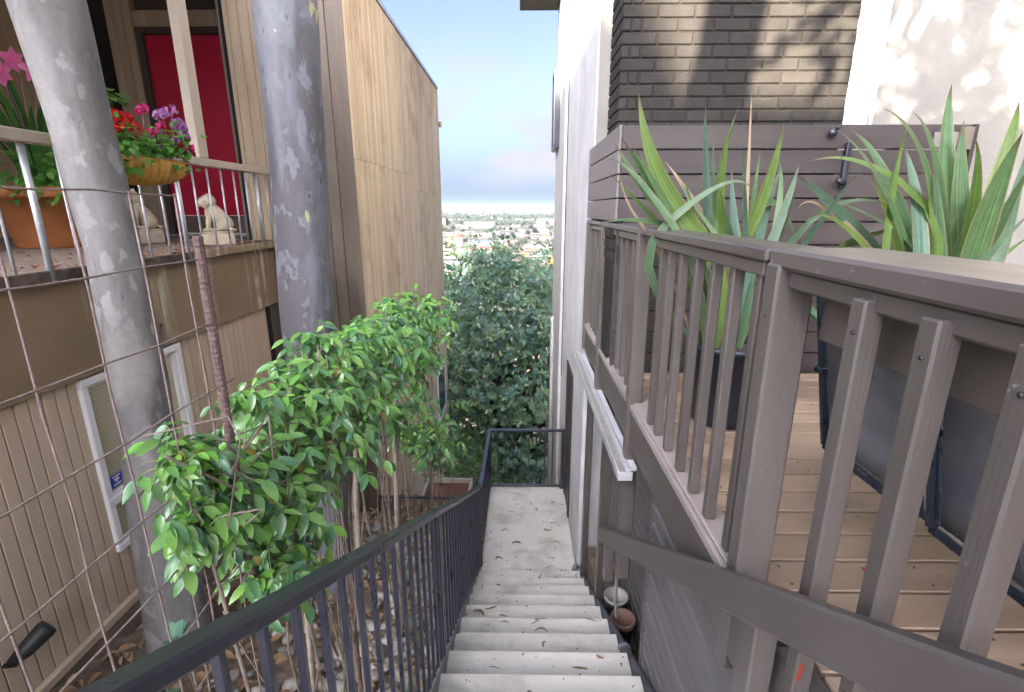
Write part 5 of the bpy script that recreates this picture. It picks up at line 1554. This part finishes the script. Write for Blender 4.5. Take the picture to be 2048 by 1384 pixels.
FLAX_B = [((1.79,2.14,-0.19),(1.76,2.23,0.25),(1.8,2.32,0.5),0.059,0),((1.86,2.15,-0.2),(1.79,2.16,0.11),(1.76,2.17,0.34),0.055,0),((1.73,2.1,-0.18),(1.52,2.04,0.2),(1.31,1.99,0.35),0.045,0),((1.76,2.13,-0.17),(1.65,2.14,0.2),(1.54,2.16,0.37),0.05,0),((1.52,2.0,-0.18),(1.29,1.91,0.1),(1.07,1.82,0.25),0.039,0),((1.65,2.13,-0.17),(1.5,2.23,0.18),(1.42,2.33,0.32),0.042,0),((1.53,1.95,-0.17),(1.51,2.01,0.05),(1.47,2.07,0.24),0.046,2),((1.64,2.03,-0.18),(1.51,1.96,0.07),(1.4,1.89,0.18),0.052,1),((1.43,2.0,0.1),(1.27,2.05,0.18),(1.15,2.11,0.18),0.027,1),((1.49,2.14,-0.17),(1.22,2.05,0.02),(1.02,1.96,0.12),0.038,2),((1.16,2.08,-0.13),(1.19,1.99,0.01),(1.22,1.9,0.14),0.024,2),((1.42,2.1,-0.15),(1.2,2.07,0.01),(1.09,2.04,0.0),0.023,1),((1.35,2.14,-0.15),(1.53,2.24,-0.11),(1.71,2.33,-0.08),0.034,1),((1.82,2.05,-0.2),(1.94,2.15,0.21),(2.03,2.25,0.42),0.052,1),((1.77,2.0,-0.2),(1.73,1.92,0.08),(1.7,1.84,0.25),0.067,0),((1.85,2.07,-0.21),(1.83,1.98,-0.02),(1.8,1.89,0.15),0.053,0),((1.79,1.98,-0.21),(1.83,1.96,-0.12),(1.89,1.94,-0.02),0.031,0),((1.81,2.08,-0.18),(1.73,2.01,0.09),(1.63,1.94,0.24),0.037,1),((1.38,1.94,-0.11),(1.42,2.01,0.16),(1.49,2.09,0.32),0.027,1),((1.48,2.0,-0.1),(1.37,2.1,-0.01),(1.25,2.19,0.04),0.024,0),((1.2,2.14,-0.05),(1.34,2.12,0.03),(1.48,2.1,0.01),0.021,0),((1.68,2.04,-0.18),(1.63,2.04,-0.01),(1.59,2.05,0.16),0.04,0),((1.78,2.08,-0.18),(1.82,2.1,-0.01),(1.82,2.12,0.17),0.037,0),((1.92,2.06,-0.22),(1.96,2.09,-0.01),(1.98,2.11,0.22),0.04,0),((1.61,2.16,-0.19),(1.52,2.16,-0.01),(1.42,2.16,0.14),0.025,1),((1.61,2.03,-0.18),(1.61,2.08,-0.1),(1.61,2.12,-0.02),0.028,0),((1.36,1.99,-0.16),(1.2,1.95,-0.05),(1.07,1.91,-0.02),0.018,1),((1.99,2.16,-0.24),(2.06,2.17,-0.18),(2.14,2.17,-0.11),0.025,1)]
def flax(label, c, rad, ztop, table, pot=True):
    t = thing('flax_plant', label, 'potted plant', (c[0], c[1], DZ), 'spiky flax plants on the deck')
    mb = MB(); mb.lathe(c[0], c[1], [(rad * .72, DZ + .002), (rad * .78, DZ + .02), (rad * .97, ztop - .03), (rad, ztop - .03), (rad, ztop), (rad * .93, ztop), (rad * .9, ztop - .05)], 32); mb.build('pot', M['potdark'], t)
    mb = MB(); mb.lathe(c[0], c[1], [(.001, ztop - .035), (rad * .9, ztop - .045)], 24); mb.build('soil', M['soil'], t)
    r_ = random.Random(int(c[0] * 100))
    for (b, m, e, w, k) in table:
        b, m, e = Vector(b), Vector(m), Vector(e)
        root = Vector((c[0] + (b.x - c[0]) * .35, c[1] + (b.y - c[1]) * .35, ztop - .04))
        mm = M[('flax', 'flaxy', 'flaxb')[k]] if not (w < .03 and r_.random() < .28) else M['dryflax']
        # two stretches: root to the visible foot, then foot to tip, joined in one blade
        mb = MB()
        pts = []
        n = 12
        for i in range(n + 1):
            tt = i / n
            p = b * (1 - tt) * (1 - 2 * tt) + m * 4 * tt * (1 - tt) + e * tt * (2 * tt - 1)
            pts.append(p)
        d0 = (pts[1] - pts[0]).normalized()
        pre = []
        for i in range(5):
            tt = i / 5
            h0 = root; h1 = root.lerp(b, .5) ; 
            c1 = b - d0 * (b - root).length * .45
            p = h0 * (1 - tt) ** 2 + c1 * 2 * tt * (1 - tt) + b * tt ** 2
            pre.append(p)
        P = pre + pts
        N = len(P) - 1
        L = [0]
        for i in range(N): L.append(L[-1] + (P[i + 1] - P[i]).length)
        vs, fs, al = [], [], []
        tw = r_.uniform(-.7, .7)
        for i, p in enumerate(P):
            tt = L[i] / L[-1]
            d = (P[min(N, i + 1)] - P[max(0, i - 1)]).normalized()
            s = d.cross(Vector((.25 * math.sin(tw), -1, .2))).normalized()
            s = Matrix.Rotation(tw * tt, 3, d) @ s
            nn = s.cross(d)
            ww = w * .66 * (.45 + .55 * min(1, tt / .45)) * (1 - max(0, (tt - .55) / .45) ** 1.8) + .0005
            f = .30 * (1 - .5 * tt)
            vs += [p - s * ww + nn * ww * f, p, p + s * ww + nn * ww * f]; al += [tt] * 3
        for i in range(N):
            q = i * 3
            fs += [(q, q + 1, q + 4, q + 3), (q + 1, q + 2, q + 5, q + 4)]
        mb.add(vs, fs, True)
        o = mb.build('leaf', mm, t)
        at = o.data.attributes.new("along", 'FLOAT', 'POINT'); at.data.foreach_set("value", al)
        at = o.data.attributes.new("across", 'FLOAT', 'POINT'); at.data.foreach_set("value", [-1, 0, 1] * len(P))
    return t
flax('spiky flax plant with blue green blades in front of the chimney end of the fence', (1.02, 2.36), .19, -.62, FLAX_A)
flax('larger spiky flax plant with broad blades in front of the cream wall', (1.72, 2.04), .24, -.62, FLAX_B)

# ================================================================== SLING CHAIRS on the deck
def sling_chair(label, y0, y1):
    t = thing('sling_chair', label, 'chair', (1.25, (y0 + y1) / 2, DZ), 'sling chairs with their backs to the railing')
    zb, zt = -.765, -.22
    xb, xt = 1.03, .93
    f = MB()
    f.beam((xb, y0, zb), (xb, y1, zb), .024, .026, .005, up=(0, 0, 1)); f.build('lower_bar', M['blueframe'], t)
    for yy in (y0, y1):
        f = MB(); f.beam((xb + .002, yy, zb - .002), (xt, yy, zt), .024, .026, .005, up=(0, 1, 0)); f.build('back_upright', M['blueframe'], t)
        f = MB(); f.beam((xb + .012, yy, zb), (xb + .56, yy, zb + .06), .024, .024, .005); f.build('seat_bar', M['blueframe'], t)
        f = MB(); f.beam((xb + .50, yy, zb + .04), (xb + .54, yy, DZ + .0), .028, .028, .005, up=(0, 1, 0)); f.build('leg', M['blueframe'], t)
        f = MB(); f.beam((xt + .03, yy, -.50), (xb + .55, yy, -.52), .04, .024, .006); f.build('armrest', M['blueframe'], t)
    f = MB(); f.beam((xt, y0, zt), (xt, y1, zt), .03, .03, .006); f.build('top_bar', M['blueframe'], t)
    f = MB()
    n = 8
    vs = []
    for i in range(n + 1):
        tt = i / n
        for j in range(5):
            u = j / 4
            vs.append((xb + (xt - xb) * tt + .025 * math.sin(math.pi * tt) * math.sin(math.pi * u) + .004, y0 + .02 + (y1 - y0 - .04) * u, zb + .02 + (zt - zb - .03) * tt))
    f.add(vs, [(i * 5 + j, i * 5 + j + 1, i * 5 + j + 6, i * 5 + j + 5) for i in range(n) for j in range(4)], True)
    o = f.build('back_fabric', M['sling'], t); so = o.modifiers.new('thick', 'SOLIDIFY'); so.thickness = .004
    f = MB(); f.box(xb + .03, xb + .54, y0 + .02, y1 - .02, zb + .012, zb + .018); o = f.build('seat_fabric', M['sling'], t)
sling_chair('dark sling chair behind the railing, the one nearer the flax plants', 1.145, 1.545)
sling_chair('dark sling chair behind the railing, the one nearer the viewer', .62, 1.095)
WB = thing('white_bar', 'white painted bar lying on the deck boards at the right edge', 'bar', (1.45, 1.0, DZ))
mb = MB(); mb.beam((1.40, .55, DZ + .035), (1.42, 1.16, DZ + .035), .05, .06, .006); mb.build('bar', M['trim'], WB)
RLF = thing('fallen_petal', 'red petal lying on the deck boards behind the balusters', 'petal', (1.0, 1.28, DZ))
mb = MB(); vs, fs = leaf_template(4, .5, .3, .4); q = leaf_quat((.3, .9, .3), (0, -.3, 1)); mb.add([Vector((1.01, 1.24, DZ + .008)) + q @ (Vector(v) * .028) for v in vs], fs, True); mb.build('petal', M['redleaf'], RLF)
RT = thing('red_tag', 'coral red plastic tag tied at the foot of the handrail post', 'tag', (.60, .86, -1.0))
mb = MB(); mb.beam((.606, .86, -.985), (.614, .865, -.945), .009, .003, .001, up=(0, 1, 0)); mb.build('strip', M['coral'], RT)

BK = thing('white_bucket', 'white plastic bucket tucked under the deck beside the drain pipe', 'bucket', (.79, 3.35, -3.28))
mb = MB(); mb.lathe(.79, 3.35, [(.07, -3.3), (.09, -3.02), (.096, -3.02), (.096, -2.99), (.085, -2.99), (.08, -3.2)], 20); mb.build('body', M['white_plastic'], BK)
CP = thing('clay_pot', 'faded clay pot lying under the deck in front of the white bucket', 'pot', (.79, 3.1, -3.2))
mb = MB(); mb.lathe(.79, 3.08, [(.05, -3.25), (.085, -3.0), (.095, -3.0), (.095, -2.95), (.08, -2.95), (.07, -3.1)], 20); mb.build('body', M['clay'], CP)
mb = MB(); mb.box(.70, .93, 2.30, 4.3, -3.75, -3.26); 
tag(mb.build('under_deck_soil', M['groundm']), kind='structure')

# ================================================================== DRY LEAVES AND TWIGS ON THE STEPS
rs = random.Random(77)
def tread_z(y):
    if y > nose(8)[0]: return -3.752
    k = math.ceil((y - 2.05) / T_ - 1e-6)
    return -2.33 - R_ * k
debris = []
kinds = ['thin curled dry leaf', 'short dark twig', 'narrow brown leaf', 'small crumpled leaf', 'bent dry stalk']
for i in range(64):
    x = rs.uniform(-.36, .58); y = rs.choice([rs.uniform(1.75, 3.2), rs.uniform(1.75, 4.4), rs.uniform(4.4, 6.0)])
    fr_ = ((y - 2.05) / T_) % 1
    if y < 4.35 and (fr_ > .9 or fr_ < .1): y += .05
    kd = rs.randrange(5)
    z = tread_z(y) + .004
    stepk = int(round((-2.33 - tread_z(y)) / R_))
    where = 'on the landing' if y > 4.36 else 'on the steps'
    side = 'left' if x < -.08 else ('right' if x > .3 else 'middle')
    stn = ('top', 'second', 'third', 'fourth', 'fifth', 'sixth', 'seventh', 'eighth', 'lowest')[max(0, min(8, stepk))]
    where = 'on the landing' + (', near end' if y < 5 else ', far end') if y > 4.36 else 'on the %s visible step' % stn
    lb = '%s %s, towards the %s' % (kinds[kd], where, side)
    mb = MB()
    a = rs.uniform(0, 6.28); L = rs.uniform(.04, .13)
    if kd in (1, 4):
        pts = [Vector((x + math.cos(a + rs.uniform(-.3, .3) * j) * L * j / 4, min(y + math.sin(a) * L * j / 4 * .8, y + .06), z + .003 + (.006 if 0 < j < 4 else 0))) for j in range(5)]
        mb.tube(pts, [.0016, .002, .0024, .002, .0012], 5)
        o = mb.build('twig', M['twig'])
    else:
        w = .008 if kd == 0 else (.012 if kd == 2 else .022)
        bend = rs.uniform(-.05, .05)
        p0 = Vector((x, y, z + .002)); p2 = Vector((x + math.cos(a) * L, y + math.sin(a) * L * .6, z + .004)); p1 = (p0 + p2) / 2 + Vector((-math.sin(a) * bend, math.cos(a) * bend * .6, rs.uniform(.006, .016)))
        blade(mb, (p0, p1, p2), w, fold=.6, n=7, face=(rs.uniform(-.3, .3), -.3, 1))
        o = mb.build('dry_leaf', M['dryleaf'])
    tag(o, lb, 'twig' if kd in (1, 4) else 'leaf', 'dry leaves and twigs fallen on the stairs')
mb = MB()
for i in range(1000):
    x = rs.uniform(-.38, .61); y = rs.uniform(1.5, 6.1); s = rs.choice([.0018, .0028, .004, .006]) * rs.uniform(.6, 1.2)
    if y > 4.4 and rs.random() < .6: continue
    if y < 4.36 and rs.random() < .55:
        kk = math.ceil((y - 2.05) / T_); y = 2.05 + (kk - 1) * T_ + abs(rs.gauss(0, .03)) + .004
    elif rs.random() < .25: x = rs.choice([-.385, .60]) + rs.gauss(0, .015)
    if not -.39 < x < .62: continue
    mb.ball((x, y, tread_z(y) + s * .3), s, 5, 3, (rs.uniform(.8, 2), rs.uniform(.8, 1.6), .5))
tag(mb.build('grit', M['twig']), kind='stuff')

# ================================================================== THE CITY BELOW
rc = random.Random(99)
PZ = -90.0
cw = [mat('city_white', (0.1040, 0.1040, 0.1066), (0.1352, 0.1352, 0.1378), .2, rough=.9), mat('city_cream', (0.0884, 0.0754, 0.0572), (0.1092, 0.0936, 0.0728), .2, rough=.9), mat('city_grey', (0.0416, 0.0416, 0.0442), (0.0624, 0.0624, 0.0650), .2, rough=.9), mat('city_pale', (0.0832, 0.0832, 0.0858), (0.1092, 0.1092, 0.1118), .2, rough=.9)]
croof = [mat('city_flat_roof', (0.0884, 0.0884, 0.0910), (0.1352, 0.1352, 0.1378), .2, rough=.9), mat('city_tile_roof', (0.0832, 0.0260, 0.0130), (0.1092, 0.0390, 0.0208), .3, rough=.9), mat('city_dark_roof', (0.0182, 0.0182, 0.0208), (0.0312, 0.0312, 0.0312), .3, rough=.9), mat('city_blue_roof', (0.0208, 0.0442, 0.0936), (0.0286, 0.0572, 0.1144), .2, rough=.6), mat('city_tan_roof', (0.0572, 0.0468, 0.0364), (0.0780, 0.0650, 0.0520), .2, rough=.9)]
cwin = mat('city_window_band', (0.0130, 0.0156, 0.0208), (0.0208, 0.0234, 0.0286), .5, rough=.3)
ctree = [leafmat('city_tree_leaf', [(.006, .011, .010), (.010, .018, .014), (.008, .014, .013)], .9, 0), leafmat('city_tree_olive', [(.014, .019, .011), (.020, .025, .014), (.011, .017, .010)], .9, 0), leafmat('city_tree_gold', [(.16, .115, .02), (.2, .145, .03)], .9, 0)]
def cell(yd):   # how far left and right the gap shows at this distance
    return -.20 * yd, .115 * yd
def place(x, yd):
    f_ = (x / yd + .145) / .20
    lat = ('left edge', 'left of centre', 'centre', 'right of centre', 'right edge')[max(0, min(4, int(f_ * 5)))]
    far = ('above the big tree' if yd < 850 else 'nearest streets' if yd < 1150 else 'near city' if yd < 1600 else 'middle distance' if yd < 2500 else 'far city' if yd < 4500 else 'near horizon')
    return '%s, %s' % (far, lat)
BLD = []
for i in range(235):
    v = rc.uniform(.0, 1) ** .8
    dep = math.radians(.5 + 7.2 * v)
    yd = 90 / math.tan(dep)
    a, b = cell(yd)
    x = rc.uniform(a, b)
    near_ = yd < 1700
    kind = 'low' if yd < 2600 or rc.random() < .8 else 'tower'
    if near_ and rc.random() < .75: w, d, h = rc.uniform(10, 22), rc.uniform(10, 20), rc.uniform(4, 7)
    else: w, d, h = rc.uniform(20, 70), rc.uniform(20, 50), rc.uniform(6, 13)
    if kind == 'tower': w, d, h = rc.uniform(22, 50), rc.uniform(22, 40), rc.uniform(20, 52)
    wm = rc.choice([0, 0, 1, 2, 3]); rm = rc.choice([0, 0, 2, 4, 0]) if not near_ else rc.choice([1, 0, 0, 4, 2, 2, 4, 0, 0, 4])
    pitched = rm in (1,) and w < 30
    desc = ('white', 'cream', 'grey', 'pale')[wm]; rdesc = ('flat pale roof', 'red tiled roof', 'dark roof', 'blue roof', 'tan roof')[rm]
    dist = place(x, yd)
    t = thing('city_building', '%s%s %s, %s, %s' % ('wide ' if w > 45 else ('small ' if w < 18 else ''), desc, 'tower' if kind == 'tower' else 'building', rdesc, dist), 'building', (x, yd, PZ), 'city buildings on the plain below')
    t.rotation_euler = (0, 0, rc.choice([0, .35, -.3, .12]) + rc.uniform(-.06, .06))
    def put(mb, nm, m, p):
        me_ = mb.mesh(nm); me_.materials.append(m); o = bpy.data.objects.new(nm, me_); COL.objects.link(o); o.parent = p; return o
    BLD.append((x, yd, desc, rdesc))
    mb = MB(); mb.box(-w / 2, w / 2, -d / 2, d / 2, 0, h); put(mb, 'walls', cw[wm], t)
    mb = MB()
    if pitched:
        e = .8
        vs = [(-w / 2 - e, -d / 2 - e, h + .05), (w / 2 + e, -d / 2 - e, h + .05), (w / 2 + e, d / 2 + e, h + .05), (-w / 2 - e, d / 2 + e, h + .05), (-w / 4, 0, h + w * .16), (w / 4, 0, h + w * .16)]
        mb.add(vs, [(0, 1, 5, 4), (1, 2, 5), (2, 3, 4, 5), (3, 0, 4), (3, 2, 1, 0)])
    else:
        mb.box(-w / 2 - .4, w / 2 + .4, -d / 2 - .4, d / 2 + .4, h + .02, h + .9)
    put(mb, 'roof', croof[rm], t)
    if not pitched and yd < 5000:
        mb = MB()
        nfl = max(1, int(h / 4))
        for f_ in range(nfl):
            zz = (f_ + .35) * h / nfl
            mb.box(-w / 2 + 1, w / 2 - 1, -d / 2 - .15, -d / 2 - .02, zz, zz + h / nfl * .45)
        put(mb, 'window_band', cwin, t)
# a few that can be picked out
def landmark(label, x, y, w, d, h, wm, rm, tower=None):
    t = thing('city_building', label, 'building', (x, y, PZ), 'city buildings on the plain below')
    mb = MB(); mb.box(x - w / 2, x + w / 2, y - d / 2, y + d / 2, PZ, PZ + h); mb.build('walls', cw[wm], t)
    mb = MB(); mb.box(x - w / 2 - 1, x + w / 2 + 1, y - d / 2 - 1, y + d / 2 + 1, PZ + h + .02, PZ + h + 1.2); mb.build('roof', croof[rm], t)
    nf = max(1, int(h / 5))
    wme = unit_box_mesh('window', 4, .2, 1.8, 0, cwin)
    for f_ in range(nf):
        zz = PZ + (f_ + .5) * h / nf
        for k in range(max(2, int(w / 7))):
            xx = x - w / 2 + 3.5 + k * 7
            if xx + 2.2 < x + w / 2: inst('window', wme, t, (xx, y - d / 2 - .12, zz))
    if tower:
        mb = MB(); mb.lathe(x, y, [(w * .8, PZ + h + 1), (.1, PZ + h + w * .45)], 4); mb.build('tower_roof', croof[1], t)
landmark('white building with a long blue roof left of centre in the city', -102, 1330, 62, 30, 9, 3, 3)
landmark('small pale tower with a red pyramid roof at the left of the city', -152, 1300, 17, 17, 20, 0, 1, True)
landmark('long white building with green tinted roof in the middle of the city', 55, 2000, 120, 40, 10, 3, 0)
landmark('large white banded block at the left in the middle distance', -190, 2500, 150, 60, 26, 0, 0)
landmark('large white hall at the right in the middle distance', 190, 3050, 150, 70, 24, 3, 0)
landmark('wide white parking structure low on the right', 70, 1130, 95, 50, 8, 0, 0)
landmark('tall pale tower on the horizon at the right', 640, 8200, 70, 60, 150, 3, 0)
landmark('tall cream tower on the horizon left of centre', -560, 9000, 90, 60, 120, 1, 0)

tt_ = leaf_template(3, .8, .1, .1)
protos = []
for j in range(6):
    itl = []
    for k in range(90):
        d = Vector((rc.gauss(0, 1), rc.gauss(0, 1), rc.gauss(0, 1))).normalized() * rc.uniform(.7, 1)
        itl.append((Vector((d.x, d.y, 1.15 + d.z * .85)), leaf_quat((rc.uniform(-1, 1), rc.uniform(-1, 1), rc.uniform(-1, 1)), d), rc.uniform(.4, .7), rc.random()))
    o = leaf_cloud('crown', ctree[j % 3 if j < 5 else 2] if j != 2 else ctree[2], itl, None, tt_)
    protos.append(o.data); bpy.data.objects.remove(o)
tm = MB(); tm.tube([(0, 0, 0), (0, 0, 1)], [.12, .08], 5); tme = tm.mesh('trunk'); tme.materials.append(M['bark_plain'])
for i in range(285):
    v = rc.uniform(0, 1) ** .9
    dep = math.radians(.55 + 7.2 * v)
    yd = 90 / math.tan(dep)
    a, b = cell(yd)
    x = rc.uniform(a, b)
    s = rc.uniform(3.2, 6.5) * (1 if yd < 1800 else 1.6 if yd < 3500 else 2.6)
    pj = rc.choice([0, 1, 3, 4, 0, 3, 1, 0, 4, 3, 0, 1, 2]) 
    if yd > 1700 and pj == 2: pj = 0
    hue = {0: 'dark green', 1: 'olive', 2: 'golden', 3: 'dark green', 4: 'olive', 5: 'golden'}[pj]
    dist = place(x, yd)
    t = thing('city_tree', '%s %s tree by %s building, %s, %s' % ((hue.replace('dark green', 'green'), 'broad' if s > 8 else ('small' if s < 4.5 else 'round')) + min(BLD, key=lambda q: (q[0] - x) ** 2 + (q[1] - yd) ** 2)[2:] + (dist,)), 'tree', (x, yd, PZ), 'city trees on the plain below')
    t.scale = (s, s, s * rc.uniform(.8, 1.3)); t.rotation_euler = (0, 0, rc.uniform(0, 6))
    c = bpy.data.objects.new('crown', protos[pj]); COL.objects.link(c); c.parent = t
    c = bpy.data.objects.new('trunk', tme); COL.objects.link(c); c.parent = t
# the wooded belts that read as one mass
itb = []
for i in range(7000):
    yd = rc.choice([rc.uniform(2900, 3600), rc.uniform(4200, 5600), rc.uniform(6000, 9500)])
    a, b = cell(yd)
    x = rc.uniform(a, b)
    if math.sin(x * .011 + yd * .003) + rc.uniform(-.7, .7) < -.25 and yd < 6000: continue
    s = rc.uniform(10, 19) * (1 if yd < 4000 else 1.9)
    for k in range(2):
        itb.append((Vector((x + rc.uniform(-6, 6), yd, PZ + rc.uniform(1, 11))), leaf_quat((rc.uniform(-1, 1), rc.uniform(-.4, .4), rc.uniform(-.3, 1)), (0, -1, .6)), s, rc.random()))
tag(leaf_cloud('distant_woods', ctree[0], itb, None, tt_), kind='stuff')
itb = []
mb = MB()
for i in range(1500):
    yd = rc.uniform(3600, 10500); a, b = cell(yd)
    x = rc.uniform(a, b); w = rc.uniform(8, 30) * (1 if yd < 6000 else 2); h = rc.uniform(6, 14) * (1 if yd < 6000 else rc.choice([1, 1, 2, 3]))
    mb.box(x - w / 2, x + w / 2, yd, yd + 20, PZ, PZ + h)
tag(mb.build('distant_city', cw[0]), kind='stuff')

# ================================================================== HAZE over the plain
HZ = MB(); HZ.box(-9500, 9500, -100, 26500, -98, 170)
hm = bpy.data.materials.new('haze'); hm.use_nodes = True
hn, hl = hm.node_tree.nodes, hm.node_tree.links
hn.clear()
ho = hn.new("ShaderNodeOutputMaterial"); hv = hn.new("ShaderNodeVolumePrincipled")
hv.inputs['Color'].default_value = (.60, .76, 1.0, 1); hv.inputs['Density'].default_value = 0.8e-5; hv.inputs['Anisotropy'].default_value = 0.0
hl.new(hv.outputs[0], ho.inputs['Volume'])
tag(HZ.build('haze', hm), kind='stuff')
